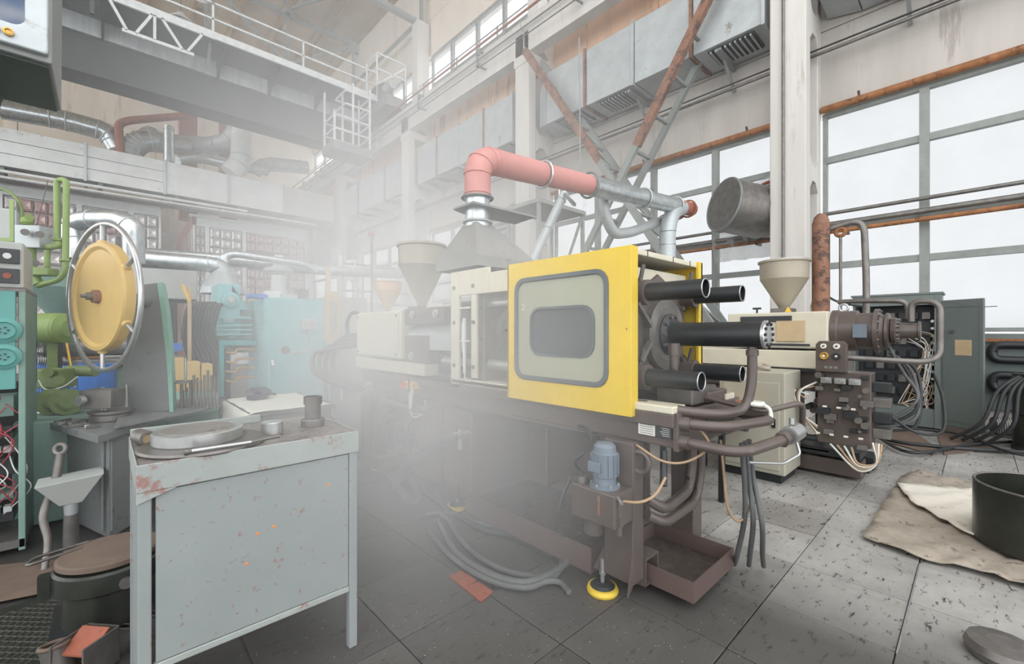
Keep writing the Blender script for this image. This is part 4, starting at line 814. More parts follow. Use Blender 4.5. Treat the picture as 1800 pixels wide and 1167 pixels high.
E_('wye_branch', MB().tube([wy + Vector((.1, 0, 0)), wy + Vector((-.15, 0, -.1)), wy + Vector((-.28, 0, -.35)), wy + Vector((-.28, 0, -.95)), wy + Vector((-.28, 0, -1.35))], .1, n=20, bend=.12), 'galv_dull')
for z in (-.38, -.55, -.72, -.9): E_('branch_seam', MB().ring(wy + Vector((-.28, 0, z)), (0, 0, 1), .101, .006, n=20, m=6), 'galv')
by = 2.9
E_('branch_pipe', MB().tube([AY(1058, 335, by), AY(1062, 375, by), AY(1078, 412, by), AY(1110, 408, by), AY(1172, 385, by)], .062, n=16, bend=.12), 'galv_dull'); E_('branch_sleeve', MB().cyl(AY(1165, 388, by), AY(1195, 376, by), .075, n=18), 'redrust', label='red-brown sleeve')
E_('hanger_strap', MB().bar(a0 + dd * .3 + Vector((0, .1, .1)), (4.2, 3.3, 4.9), .012), 'steel_grey')
r = thing('slanted_silver_pipe', 'straight silver pipe slanting down behind the hood right of the centre column', 'pipe', AY(935, 460, 3.6))
MB().cyl(AY(992, 340, 3.6), AY(930, 470, 3.6), .055, n=16).build('pipe_run', 'galv_dull', r)
for k in (.1, .5): MB().ring(AY(992, 340, 3.6).lerp(AY(930, 470, 3.6), k), AY(930, 470, 3.6) - AY(992, 340, 3.6), .058, .008, n=16, m=6).build('joint_ring', 'galv', r)
MB().bar(AY(930, 470, 3.6), (AY(930, 470, 3.6).x, 3.6, 0), .05).build('support_post', 'steel_grey', r)
MB().bar(AY(992, 340, 3.6), AY(1010, 360, 2.8), .03).build('link_arm', 'steel_grey', r)
# ================================================================= RIGHT SIDE
m2 = thing('injection_moulding_machine', 'second cream and brown moulding machine behind the black cylinders, motor facing right', 'machine', (5.3, 1.5, 0))
def Q(name, mb, m, bevel=0.0, parent=None, **k): return mb.build(name, m, parent or m2, bevel, **k)
Q('injection_housing', MB().box(4.92, 5.7, .96, 1.85, 1.2, 1.545), 'cream', .012)
Q('housing_slot', MB().box(4.912, 4.92, 1.25, 1.72, 1.45, 1.51), 'label_dark'); Q('housing_slot', MB().box(4.912, 4.92, 1.1, 1.5, 1.215, 1.235), 'label_dark')
Q('notice_sheet', MB().box(4.90, 4.915, 1.14, 1.38, 1.26, 1.46), 'cardboard', label='pale cardboard sheet taped to the housing')
Q('housing_skirt', MB().box(4.9, 5.7, .98, 3.0, 1.0, 1.17), 'cream', .008); Q('slide_rail', MB().box(4.88, 4.9, .95, 1.6, .97, 1.0), 'black')
Q('bed', MB().box(4.95, 5.65, .95, 4.3, .78, .97), 'brown', .01); Q('support', MB().box(5.0, 5.6, 1.3, 1.7, 0, .78), 'brown', .01); Q('support', MB().box(5.0, 5.6, 3.6, 4.0, 0, .78), 'brown', .01); Q('oil_tank', MB().box(5.0, 5.6, 1.7, 3.6, .25, .78), 'brown_red', .01)
Q('clamp_housing', MB().box(4.95, 5.7, 2.6, 3.9, .97, 1.75), 'cream', .01)
Q('base_beam', MB().box(4.95, 5.2, .72, 1.75, .03, .17), 'brown', .008); Q('base_beam', MB().box(5.35, 5.65, .68, 1.75, .03, .15), 'black', .008); Q('base_end', MB().cyl((5.08, .72, .1), (5.08, .68, .1), .04, n=8), 'black')
Q('base_rail', MB().box(4.9, 5.3, .72, 1.6, .2, .27), 'black', .008); Q('base_rail', MB().box(4.9, 4.93, .95, 1.4, .235, .25), 'frame_white')
h = Q('hopper', MB().lathe([(.04, 0), (.05, .03), (.225, .33), (.228, .50), (.245, .505), (.245, .525), (.215, .525), (.21, .34), (.03, .02)], (5.3, 1.42, 1.58), n=36), 'hopper', label='beige conical hopper')
Q('hopper_base', MB().box(5.2, 5.4, 1.33, 1.52, 1.545, 1.6), 'dirty_steel', .005, parent=h); Q('warning_sign', MB().prism([(5.1, 1.36, 1.555), (5.1, 1.3, 1.555), (5.1, 1.33, 1.61)], (.004, 0, 0)), 'yellow_plastic', parent=h, label='yellow triangular warning sign'); Q('hopper_cap', MB().lathe([(.232, .51), (.232, .53), (0, .535)], (5.3, 1.42, 1.58), n=36), 'galv', parent=h)
Q('top_rod', MB().bar((5.1, 1.62, 1.545), (5.1, 1.62, 1.6), .015).bar((5.1, 1.66, 1.6), (5.1, 1.58, 1.6), .02), 'black')
# hydraulic motor: stack of flanges and drums
mo = Q('screw_motor', MB().lathe([(.2, 0), (.2, .05), (.19, .06), (.19, .19), (.165, .2), (.165, .31), (.2, .315), (.2, .345), (.15, .355), (.14, .38), (.16, .39), (.16, .41), (.1, .43), (.0, .43)], (5.15, .96, 1.36), (0, -1, 0), n=32), 'brown', label='large brown hydraulic motor')
for k in range(14):
    t = 2 * math.pi * k / 14; Q('motor_bolt', MB().bolt((5.15 + .183 * math.cos(t), .615, 1.36 + .183 * math.sin(t)), (0, -1, 0), .012, .014), 'dirty_steel', parent=mo)
Q('motor_plate', MB().box(4.945, 4.96, .68, .78, 1.3, 1.42), 'motor_blue', parent=mo)
Q('pump', MB().lathe([(.11, 0), (.12, .03), (.07, .06), (.065, .17), (.08, .175), (.08, .19), (0, .19)], (5.12, .53, 1.36), (0, -1, 0), n=24), 'brown', label='brown pump with port flange')
Q('lifting_eye', MB().ring((5.15, .88, 1.58), (1, 0, 0), .035, .01, n=18), 'machined', parent=mo)
for k in range(16):
    t = 2 * math.pi * k / 16; Q('pump_bolt', MB().bolt((5.12 + .1 * math.cos(t), .50, 1.36 + .1 * math.sin(t)), (0, -1, 0), .012, .03), 'dirty_steel')
def qt(pts, r, m='brown', n=10, name='hydraulic_pipe', smooth=False, bend=.08): return Q(name, MB().tube(pts, r, n=n, bend=bend, smooth=smooth), m)
qt([(5.12, .42, 1.46), (5.12, .42, 1.62), (5.15, .75, 1.64), (5.2, .93, 1.64)], .022, 'dirty_steel'); qt([(5.1, .4, 1.44), (5.1, .4, 1.62), (5.05, .22, 1.6), (5.05, .22, 1.15), (4.95, .3, 1.1), (4.85, .8, 1.12)], .024, 'dirty_steel')
for k in range(4): qt([(5.15, .55, 1.22 - .02 * k), (5.1, .45 - .03 * k, 1.0), (5.0, .35, .8 - .07 * k), (4.98, .5, .62 - .04 * k), (4.95, .7, .6 - .04 * k)], .013, 'rubber' if k % 2 else 'rubber_grey', 8, 'hydraulic_hose', True)
qt([(4.9, .5, .62), (4.9, .35, .52), (4.95, .2, .55), (5.0, .2, .8), (5.0, .25, 1.0)], .012, 'rubber', 8, 'hydraulic_hose', True)
# gauge panel
gp = Q('gauge_panel', MB().prism([(4.66, .775, 1.0), (4.66, 1.0, 1.0), (4.66, 1.0, 1.24), (4.66, .975, 1.27), (4.66, .80, 1.27), (4.66, .775, 1.24)], (.06, 0, 0)), 'brown', .004, label='brown control panel with gauges')
for y, z, r_, mm in ((.94, 1.225, .022, 'white_dial'), (.845, 1.225, .024, 'white_dial'), (.935, 1.14, .033, 'brass'), (.845, 1.14, .03, 'black')):
    d = Q('gauge', MB().lathe([(r_, 0), (r_, .018), (r_ * .85, .02), (0, .016)], (4.66, y, z), (-1, 0, 0), n=22), mm, parent=gp)
    Q('gauge_needle', MB().bar((4.638, y, z), (4.638, y - r_ * .5, z + r_ * .5), .004), 'black', parent=gp)
    Q('gauge_knob', MB().cyl((4.645, y, z), (4.632, y, z), r_ * .3, n=10), 'white_dial' if mm != 'white_dial' else 'black', parent=gp)
text('panel_mark', 'BOY', (4.656, .92, 1.045), ROT_X, .035, 'steel_grey', gp) if False else None
for k in range(3): Q('panel_label', MB().box(4.656, 4.66, .84 + .035 * k, .865 + .035 * k, 1.03, 1.05), 'steel_grey', parent=gp)
# valve manifold
mb_ = Q('valve_manifold', MB().box(4.72, 4.95, .62, 1.0, .36, 1.0), 'brown', .008, label='brown valve manifold block')
vr = random.Random(11)
for k in range(26):
    y = vr.uniform(.62, .98); z = vr.uniform(.36, .97); s = vr.uniform(.02, .05); d = vr.uniform(.03, .09)
    if k % 3: Q('valve', MB().box(4.72 - d, 4.72, y - s, y + s, z - s * .6, z + s * .6), ('brown', 'black', 'dirty_steel')[k % 3], .004, parent=mb_)
    else: Q('valve', MB().cyl((4.72, y, z), (4.72 - d, y, z), s * .6, n=14), 'dirty_steel', parent=mb_)
for k in range(7): Q('valve_tag', MB().box(4.62, 4.63, .66 + .05 * k, .69 + .05 * k, .45 + .08 * ((k * 3) % 6), .465 + .08 * ((k * 3) % 6)), 'paper', parent=mb_)
for k in range(3):
    Q('solenoid_row', MB().box(4.64, 4.74, .68 + .1 * k, .76 + .1 * k, .9, .95).cyl((4.63, .72 + .1 * k, .925), (4.6, .72 + .1 * k, .925), .016, n=12), 'machined', .003, parent=mb_)
for k in range(4): Q('side_valve', MB().box(4.78, 4.9, .5, .62, .45 + .13 * k, .53 + .13 * k), 'black' if k % 2 else 'dirty_steel', .005, parent=mb_)
for k in range(5): qt([(4.7, 1.0 + .02 * k, .9 - .04 * k), (4.66, 1.12 + .015 * k, .8), (4.68, 1.1, .6), (4.72, 1.0, .5 - .02 * k)], .009, ('wire_white', 'tan_hose', 'rubber')[k % 3], 6, 'valve_cable', True)
for k in range(4): qt([(4.7, .75 + .05 * k, .36), (4.66, .7, .24 - .02 * k), (4.68, .58, .26), (4.72, .55 + .02 * k, .42)], .009, ('tan_hose', 'wire_white')[k % 2], 6, 'valve_cable', True)
for k in range(10):
    y = vr.uniform(1.0, 1.35); z = vr.uniform(.35, .72); Q('dark_fitting', MB().cyl((4.95, y, z), (4.85 - vr.random() * .1, y, z), vr.uniform(.02, .045), n=12), 'black' if k % 2 else 'brown')
qt([(4.9, 1.35, .45), (4.75, 1.25, .38), (4.75, 1.0, .38), (4.8, .9, .42)], .03, 'black')
# brown accumulator post with its rods
ac = thing('hydraulic_post', 'tall brown accumulator post with looped pipe in front of the right window', 'pipe', (5.55, 1.15, 1.2))
pb = AX(1443, 545, 5.55)
MB().lathe([(.08, 0), (.08, .95), (.06, 1.02), (.03, 1.05), (0, 1.06)], (5.55, pb.y, 1.55), n=22).build('post', 'rust', ac); MB().cyl((5.55, pb.y, 0), (5.55, pb.y, 1.56), .05, n=12).build('post_foot', 'brown', ac)
MB().tube([(5.6, pb.y, 2.42), (5.6, pb.y - .35, 2.5), (5.6, pb.y - .37, 1.9), (5.6, pb.y - .37, 1.5)], .03, n=12, bend=.15).build('looped_pipe', 'dirty_steel', ac)
MB().cyl((5.6, pb.y - .16, 1.5), (5.6, pb.y - .16, 2.35), .014, n=8).build('thin_rod', 'dirty_steel', ac); MB().ring((5.6, pb.y - .16, 2.39), (1, 0, 0), .04, .02, n=16).build('rod_eye', 'rust_wood', ac)
MB().tube([(5.6, pb.y - .02, 1.75), (5.6, pb.y - .15, 1.66), (5.6, pb.y - .36, 1.6)], .012, n=6, smooth=True).build('hanging_cable', 'rubber', ac)
# open electrical cabinet by the window
ec = thing('electrical_cabinet', 'green-grey floor cabinet with open door and wiring below the right window', 'cabinet', (8.4, .8, .05))
cm = MB(); cm.box(8.56, 8.6, .34, 1.29, .05, 1.86); cm.box(8.2, 8.56, .34, .37, .05, 1.86); cm.box(8.2, 8.56, 1.26, 1.29, .05, 1.86); cm.box(8.2, 8.56, .37, 1.26, .05, .3); cm.box(8.2, 8.56, .37, 1.26, 1.74, 1.86)
cm.build('body', 'cabinet_green', ec, .006); MB().box(8.18, 8.2, .34, .41, .05, 1.86).box(8.181, 8.2, .41, 1.29, 1.72, 1.86).build('front_frame', 'cabinet_green', ec, .003)
MB().box(8.17, 8.62, .32, 1.31, 1.86, 1.89).build('roof_plate', 'cabinet_green', ec, .005); MB().box(8.22, 8.58, .38, 1.25, 0, .05).build('plinth', 'black', ec)
MB().box(8.5, 8.56, .38, 1.25, .32, 1.72).build('mounting_plate', 'label_dark', ec)
cr_ = random.Random(4)
for i in range(7):
    for j in range(6):
        y = .46 + .125 * j; z = .45 + .18 * i; MB().box(8.42, 8.5, y, y + .09, z, z + .1).build('relay', 'black' if (i + j) % 3 else 'dirty_steel', ec, .004)
for k in range(11): MB().cyl((8.44, .44, .5 + .1 * k), (8.38, .44, .5 + .1 * k), .02, n=8).build('fuse', 'machined', ec)
for k in range(22):
    z = .45 + cr_.random() * 1.0; y = .42 + cr_.random() * .3
    MB().tube([(8.4, y + .1, z), (8.3, y - .02, z - .05), (8.26, .42 + .1 * cr_.random(), z - .25), (8.3, .5 + cr_.random() * .3, .33)], .006, n=5, smooth=True).build('wire', 'wire_white' if k % 3 else 'tan_hose', ec)
hg = Vector((8.18, .34, 0)); eg = Vector((7.92, -.05, 0)); u = (eg - hg).normalized(); wd_ = (eg - hg).length; nrm = Vector((-u.y, u.x, 0)); nrm = nrm if nrm.x < 0 else -nrm
dr = MB().obox(hg + u * wd_ / 2 + Vector((0, 0, .94)), (wd_ / 2, .014, .83), u).build('door', 'cabinet_green', ec, .012)
MB().plate_hole(rr(hg + u * wd_ / 2 + nrm * .012 + Vector((0, 0, .94)), u, (0, 0, 1), wd_ - .06, 1.5, .02), rr(hg + u * wd_ / 2 + nrm * .012 + Vector((0, 0, .94)), u, (0, 0, 1), wd_ - .085, 1.47, .02), nrm * .008).build('door_rib', 'cabinet_green', dr)
dc = hg + u * wd_ * .5 + nrm * .016; MB().obox(dc + u * .02 + Vector((0, 0, 1.15)), (.09, .002, .1), u).build('paper_note', 'cardboard', dr, label='brownish paper note'); MB().obox(dc - u * .1 + nrm * .015 + Vector((0, 0, 1.36)), (.025, .015, .014), u).build('door_handle', 'dirty_steel', dr)
MB().bar(hg + u * wd_ + Vector((0, 0, 1.66)), hg + u * (wd_ + .12) + Vector((0, 0, 1.66)), .008).build('door_latch_rod', 'black', dr)
# beige control cabinet and table between the machines
bc = thing('control_cabinet', 'small beige control cabinet under the end of the long black cylinder', 'cabinet', (4.6, 1.42, 0))
MB().box(4.36, 4.85, 1.16, 1.72, .08, .99).build('body', 'beige_cab', bc, .01); MB().box(4.345, 4.36, 1.2, 1.68, .12, .9).build('door', 'beige_cab', bc, .006); MB().box(4.4, 4.82, 1.2, 1.68, 0, .08).build('plinth', 'black', bc); MB().box(4.335, 4.345, 1.23, 1.26, .5, .58).build('handle', 'black', bc)
tag(MB().tube([(4.5, 1.5, 1.0), (4.45, 1.42, 1.03), (4.5, 1.33, 1.01), (4.58, 1.4, 1.04), (4.5, 1.45, 1.02)], .02, n=8, smooth=True).build('rag', 'rug'), 'crumpled dusty rag on top of the small beige cabinet', 'rag')
tb = thing('work_table', 'low steel-legged work table with brown top behind the pipe ends', 'table', (3.9, 1.5, 0))
MB().box(3.55, 4.5, 1.36, 1.95, .69, .72).build('tabletop', 'cardboard', tb, .003)
for x, y in ((3.6, 1.4), (4.45, 1.4), (3.6, 1.9), (4.45, 1.9)): MB().box(x - .02, x + .02, y - .02, y + .02, 0, .69).build('leg', 'black', tb)
MB().bar((3.6, 1.4, .6), (4.45, 1.4, .6), .03).build('rail', 'black', tb)
for k, (x, y, lb) in enumerate(((3.7, 1.45, 'dark flat metal offcut at the left end of the brown work table'), (3.85, 1.6, 'metal offcut farthest back on the brown work table'), (3.95, 1.42, 'thin offcut at the front edge middle of the work table'), (4.1, 1.5, 'rusty offcut right of the middle of the work table'))):
    tag(MB().obox((x, y, .745), (.07, .025, .024), (math.cos(k), math.sin(k), 0)).build('metal_offcut', 'dirty_steel' if k % 2 else 'rust', None, .006), lb, 'scrap', 'offcuts on the work table')
# big fan inlet with wrapped sheeting at the window
bf = thing('big_duct_elbow', 'large dark duct with round blank end wrapped in plastic at the window', 'duct', (8.2, 2.8, 3.3))
c0 = AX(1272, 360, 7.7); c1 = c0 + Vector((.45, -.3, -.1)); ax = Vector((.45, -.3, -.08)).normalized()
MB().cyl(c0, c0 + ax * .75, .44, n=36).build('drum', 'dirty_steel', bf); MB().ring(c0, ax, .44, .02, n=36).build('end_rim', 'steel_grey', bf); MB().cyl(c0 - ax * .012, c0 - ax * .001, .425, n=36).build('end_plate', 'dirty_steel', bf)
MB().tube([c0 + ax * .7, c0 + ax * .95, (8.6, c0.y - .5, c0.z + .05), (8.84, c0.y - .5, c0.z + .1)], .4, n=24, bend=.3).build('elbow', 'dirty_steel', bf)
MB().ring((8.55, c0.y - .5, c0.z + .05), (1, 0, .1), .42, .03, n=28).build('flange', 'redrust', bf)
MB().bar((8.85, c0.y, c0.z - .5), c0 + Vector((.3, -.2, -.45)), .06).build('bracket', 'steel_grey', bf)
rs = random.Random(9); V = []; nx, nz = 12, 12
for i in range(nx + 1):
    for j in range(nz + 1):
        V.append((8.72 - .12 * math.sin(i * 1.7) * rs.random() - .1 * math.sin(j / nz * 3.1), 2.42 + 1.1 * i / nx, 2.7 + 1.5 * j / nz - .35 * (i / nx) * (j / nz)))
tag(MB().add(V, [(i * (nz + 1) + j, (i + 1) * (nz + 1) + j, (i + 1) * (nz + 1) + j + 1, i * (nz + 1) + j + 1) for i in range(nx) for j in range(nz)], True).build('plastic_sheet', 'wrap'), 'crumpled clear plastic sheet hung on the window behind the big duct', 'sheet')
# floor things, right
def flat(name, pts, z0, th, m, label, cat, sub=10, wob=.012, seed=1):
    """soft sheet lying on the floor: outline filled with a fine grid of folds"""
    P = [Vector((p.x, p.y)) for p in pts]; x0 = min(p.x for p in P); x1 = max(p.x for p in P); y0 = min(p.y for p in P); y1 = max(p.y for p in P); r_ = random.Random(seed)
    bm = bmesh.new(); vs = [bm.verts.new((p.x, p.y, 0)) for p in P]; f = bm.faces.new(vs); bmesh.ops.triangulate(bm, faces=[f])
    for _ in range(6):
        es = [e for e in bm.edges if e.calc_length() > .09]
        if not es: break
        bmesh.ops.subdivide_edges(bm, edges=es, cuts=1); bmesh.ops.triangulate(bm, faces=bm.faces[:])
    mb = MB(); bm.verts.ensure_lookup_table()
    for v in bm.verts: v.co.z = z0 + wob * (1 + math.sin(v.co.x * 17 + v.co.y * 31 + math.sin(v.co.y * 9) * 2)) * .5 + wob * .6 * (1 + math.sin(v.co.x * 41 - v.co.y * 13)) * .5
    n = len(bm.verts); mb.add([v.co.copy() for v in bm.verts], [tuple(v.index for v in f.verts) for f in bm.faces], True) if not bm.verts.index_update() else 0
    bm.free(); o = mb.build(name, m); sm = o.modifiers.new('thickness', 'SOLIDIFY'); sm.thickness = th; sm.offset = 0; return tag(o, label, cat)
flat('sacking_mat', [AZ(*p, 0) for p in ((1517, 950), (1545, 900), (1588, 838), (1615, 832), (1700, 850), (1800, 868), (1900, 900), (1960, 960), (1960, 1100), (1800, 1035), (1700, 1005), (1610, 985))], .012, .006, 'rug', 'dusty grey-brown sacking spread on the tiles at right', 'mat', wob=.018)
flat('white_sheet', [AZ(*p, .03) for p in ((1574, 852), (1640, 862), (1700, 862), (1760, 868), (1840, 885), (1800, 893), (1742, 900), (1714, 925), (1712, 950), (1650, 915), (1600, 885))], .045, .004, 'rug_white', 'soiled white woven sheet lying over the sacking', 'sheet', wob=.016, seed=3)
pn = thing('steel_pan', 'deep dark green-black steel pan at the right picture edge', 'pan', (0, 0, 0)); pc = AD(1852, 583, 2.6); pn.location = (pc.x, pc.y, 0.02)
MB().lathe([(.0, .012), (.31, .012), (.318, .02), (.32, .36), (.334, .36), (.334, .0), (0, 0)], (pc.x, pc.y, .05), n=48).build('pan_wall', 'black_oily', pn); MB().ring((pc.x, pc.y, .41), (0, 0, 1), .327, .008, n=48, m=6).build('rim', 'dirty_steel', pn)
b = AZ(1765, 1165, .0); tag(MB().lathe([(.11, 0), (.12, .03), (.11, .06), (.05, .07), (0, .07)], (b.x + .03, b.y, .004), n=14).build('rusted_casting', 'dirty_steel'), 'worn metal casting on the floor at the bottom right corner', 'scrap')
st = MB().box(2.43, 3.47, .232, .2385, -.002, .003).build('seam_strip', 'machined'); tag(st, 'thin bright metal strip set in a seam between floor tiles', 'strip')
for k, (pts, lab) in enumerate(((((1530, 745), (1560, 772), (1650, 785), (1720, 790), (1900, 800)), 'upper black hose running along the floor to the right edge'), (((1530, 760), (1600, 795), (1700, 782), (1800, 775), (1900, 770)), 'looped black hose on the floor in front of the open cabinet'), (((1590, 752), (1680, 762), (1760, 790), (1800, 800), (1900, 812)), 'black cable crossing under the open cabinet door'))):
    tag(MB().tube([AZ(*p, .03 + .012 * k) for p in pts], .022 - .004 * k, n=8, smooth=True).build('floor_hose', 'rubber'), lab, 'hose')
for k, pl in enumerate((((1525, 752), (1600, 756), (1650, 790), (1640, 800), (1560, 778)), ((1640, 745), (1700, 752), (1750, 790), (1660, 800)))):
    P4 = [AZ(*p, 0) for p in pl]; tag(MB().prism([(p.x, p.y, .002) for p in P4], (0, 0, .01)).build('floor_board', 'wood_plate'), ('grey-brown plate with chipped edge under the hoses', 'brown dirty floor plate below the open cabinet door')[k], 'board')
rd = thing('black_pipe_coil', 'black thick pipe heating coil on the wall at the right edge', 'radiator', (8.6, -.4, .4))
for z in (1.18, .78): MB().tube([(8.72, -1.2, z), (8.72, -.12, z), (8.72, -.12, z - .2), (8.72, -1.2, z - .2)], .05, n=12, bend=.1).build('coil_pipe', 'black', rd)
MB().box(8.8, 8.86, -1.3, .3, .3, 1.33).build('backing_board', 'cabinet_green', rd); MB().box(8.75, 8.8, -1.3, .28, 1.22, 1.26).build('rust_strip', 'rust_wood', rd)
for z in (.45, 1.0): MB().box(8.72, 8.8, -.6, -.55, z - .3, z + .25).build('bracket', 'black', rd)
ml = thing('floor_motor', 'grey ribbed electric motor lying on the floor beneath the cabinet door', 'motor', (7.3, -.3, 0)); mc = AZ(1742, 765, 0.0)
MB().lathe([(.0, 0), (.1, .0), (.12, .03), (.12, .2), (.1, .22), (.03, .24), (.02, .3), (0, .3)], (mc.x, mc.y, .13), (.2, -1, 0), n=24).build('motor_body', 'dirty_steel', ml); MB().box(mc.x - .1, mc.x + .1, mc.y - .2, mc.y, 0, .03).build('motor_foot', 'dirty_steel', ml)
for k in range(8): MB().ring(Vector((mc.x, mc.y, .13)) + Vector((.2, -1, 0)).normalized() * (.04 + .02 * k), (.2, -1, 0), .12, .005, n=24, m=5).build('cooling_fin', 'panel_grey', ml)
bp_ = thing('oil_barrel', 'dark ribbed drum with black cables at the far right edge', 'barrel', (0, 0, 0)); c = AD(1850, 583, 4.9); bp_.location = (c.x, c.y, 0)
MB().lathe([(.3, 0), (.31, .02), (.3, .04), (.3, .4), (.315, .42), (.3, .44), (.3, .85), (.31, .87), (.0, .87)], (c.x, c.y, 0), n=32).build('drum', 'black_oily', bp_)
for k in range(4): MB().tube([(c.x - .1, c.y + .1, .95), (c.x - .25, c.y + .25 + .05 * k, .7), (c.x - .3, c.y + .3 + .08 * k, .3), (c.x - .2, c.y + .5 + .1 * k, .04)], .02, n=7, smooth=True).build('cable', 'rubber', bp_)
MB().cyl((c.x - .1, c.y + .1, .87), (c.x - .12, c.y + .12, .97), .03, n=8).build('tap', 'machined', bp_)
rg = AZ(1410, 815, 0); r = thing('knotted_cloth', 'knotted dirty rag dropped on the floor by the second machine', 'rag', (rg.x, rg.y, 0))
MB().tube([(rg.x + .1, rg.y + .12, .2), (rg.x + .03, rg.y + .05, .1), (rg.x, rg.y, .05), (rg.x - .08, rg.y - .02, .03), (rg.x - .03, rg.y - .08, .03)], [.02, .045], n=9, smooth=True).build('cloth', 'rug', r)
pf = thing('yellow_floor_pad', 'small yellow pad under the second machine leg', 'pad', AZ(1372, 790, 0)); q = AZ(1372, 793, 0); MB().lathe([(.1, 0), (.1, .02), (.05, .04), (0, .04)], (q.x, q.y, 0), n=20).build('pad', 'yellow', pf)
# hoses coiled on the floor before the main machine
def floor_hose(pts, r, label, z=.03, m='rubber_grey'):
    return tag(MB().tube([AZ(p[0], p[1], z) for p in pts], r, n=9, smooth=True).build('floor_hose', m), label, 'hose')
floor_hose([(748, 903), (790, 903), (850, 922), (930, 936), (985, 965), (978, 1010), (930, 1012), (870, 996), (815, 955), (790, 915), (775, 905)], .017, 'thick grey hose looped on the floor before the machine, inner coil')
floor_hose([(755, 935), (790, 975), (850, 1015), (920, 1033), (960, 1022), (985, 1024), (1000, 1040)], .016, 'grey hose on the floor with its free end beside the yellow foot')
floor_hose([(770, 915), (800, 968), (850, 1003), (905, 1022), (950, 1016), (1000, 985), (990, 960)], .018, 'thick grey floor hose lying between the two outer loops', z=.05)
floor_hose([(640, 815), (680, 830), (720, 880), (735, 870), (715, 835), (680, 812)], .026, 'hose loop on the floor at the left end of the machine')
floor_hose([(690, 820), (740, 860), (770, 880), (800, 905), (850, 930), (900, 940)], .02, 'thin hose running below the machine side tray', m='rubber')
for k, pl in enumerate((((790, 1015), (812, 1005), (838, 1022), (815, 1035)), ((815, 1035), (842, 1025), (866, 1042), (845, 1060)))):
    P4 = [AZ(*p, 0) for p in pl]; tag(MB().prism([(p.x, p.y, .001) for p in P4], (0, 0, .008)).build('rubber_scrap', 'redrust'), ('left', 'right')[k] + ' of two flat orange-brown scraps on the floor', 'scrap')
# crumbs of plastic swept around the floor: nobody could count them
dr_ = random.Random(2); cm = MB()
for k in range(420):
    px = dr_.uniform(620, 1300); py = dr_.uniform(880, 1165); p = AZ(px, py, 0)
    if dr_.random() < .25: p = AZ(dr_.uniform(100, 700), dr_.uniform(1000, 1160), 0)
    s = dr_.uniform(.0006, .0018); cm.add([(p.x - s, p.y, .001), (p.x + s, p.y - s, .001), (p.x, p.y + s * 1.3, .001), (p.x, p.y, .001 + s)], [(0, 1, 2), (0, 1, 3), (1, 2, 3), (2, 0, 3)])
o = cm.build('floor_crumbs', 'paper'); tag(o, 'white plastic crumbs scattered over the dark floor', 'debris'); o['kind'] = 'stuff'

# steel access platform behind the hood
pf2 = thing('access_platform', 'light steel platform frame with handrail behind the slanted silver pipe', 'platform', (4.6, 4.6, 0))
a = AY(985, 400, 4.6); b = AY(1030, 400, 4.6); zt_ = AY(1030, 372, 4.6).z; zr = AY(1030, 350, 4.6).z
MB().box(a.x - .5, b.x, 4.6, 5.4, zt_ - .06, zt_).build('platform_deck', 'truss', pf2)
for x, y in ((a.x - .45, 4.65), (b.x - .03, 4.65), (a.x - .45, 5.35), (b.x - .03, 5.35)): MB().bar((x, y, 0), (x, y, zt_ - .06), .05).build('leg', 'truss', pf2)
MB().tube([(a.x, 4.62, zt_), (a.x, 4.62, zr + .1), (b.x, 4.62, zr + .1), (b.x, 4.62, zt_)], .018, n=8, bend=.05).build('handrail', 'galv', pf2)
MB().bar((a.x - .4, 4.65, 1.2), (b.x - .05, 4.65, zt_ - .1), .035).build('diagonal', 'truss', pf2)
# ================================================================= LEFT FOREGROUND: grey workbench
wb = thing('workbench', 'pale grey-green steel workbench with closed front, rust-flecked, lower left foreground', 'workbench', (.43, 2.08, 0))
bx0, bx1, by0, by1 = .08, .80, 1.83, 2.36
MB().box(bx0, bx1, by0, by1, .895, .92).build('bench_top', 'bench_top', wb, .004)
MB().box(bx0 - .004, bx1 + .004, by0 - .006, by0, .835, .925).build('front_apron', 'bench_edge', wb, .003); MB().box(bx1, bx1 + .006, by0, by1, .845, .925).build('side_apron', 'bench_edge', wb, .003)
MB().prism([(bx0 - .004, by0 - .006, .835), (bx0 + .1, by0 - .006, .835), (bx0 - .004, by0 - .006, .80)], (0, .004, 0)).build('apron_corner', 'bench_edge', wb)
MB().box(bx0, .55, by1 - .012, by1, .92, .955).build('back_lip', 'bench_edge', wb, .003); MB().box(bx0 - .004, bx0, by0, by1, .84, .925).build('side_apron', 'bench_edge', wb, .003)
for x in (bx0, bx1 - .035):
    for y in (by0, by1 - .035): MB().box(x, x + .035, y, y + .035, 0, .895).build('leg', 'bench', wb, .004)
MB().box(bx0 + .045, bx1 - .037, by0 + .004, by0 + .014, .27, .83).build('front_panel', 'bench', wb, .003, label='large front panel flecked with rust')
MB().box(bx0 + .04, bx1 - .035, by0 + .001, by0 + .02, .245, .268).build('bottom_rail', 'bench_edge', wb, .003); MB().box(bx0 + .005, bx0 + .012, by0 + .04, by1 - .04, .1, .89).build('side_panel', 'bench', wb)
MB().box(bx1 - .015, bx1 - .008, by0 + .04, by1 - .04, .27, .89).build('side_panel', 'bench', wb)
for k, z in enumerate((.78, .7, .55)): MB().box(bx1 - .002, bx1 + .02, by0 + .05, by0 + .35, z, z + .01).build('side_ledge', 'panel_grey', wb)
for p in ((.68, .72), (.42, .60), (.475, .61), (.385, .5)): MB().lathe([(.006, 0), (.004, .001), (0, .001)], (p[0], by0 + .004, p[1]), (0, -1, 0), n=8).build('paint_fleck', 'orange', wb)
c = (.285, 2.05, .92)
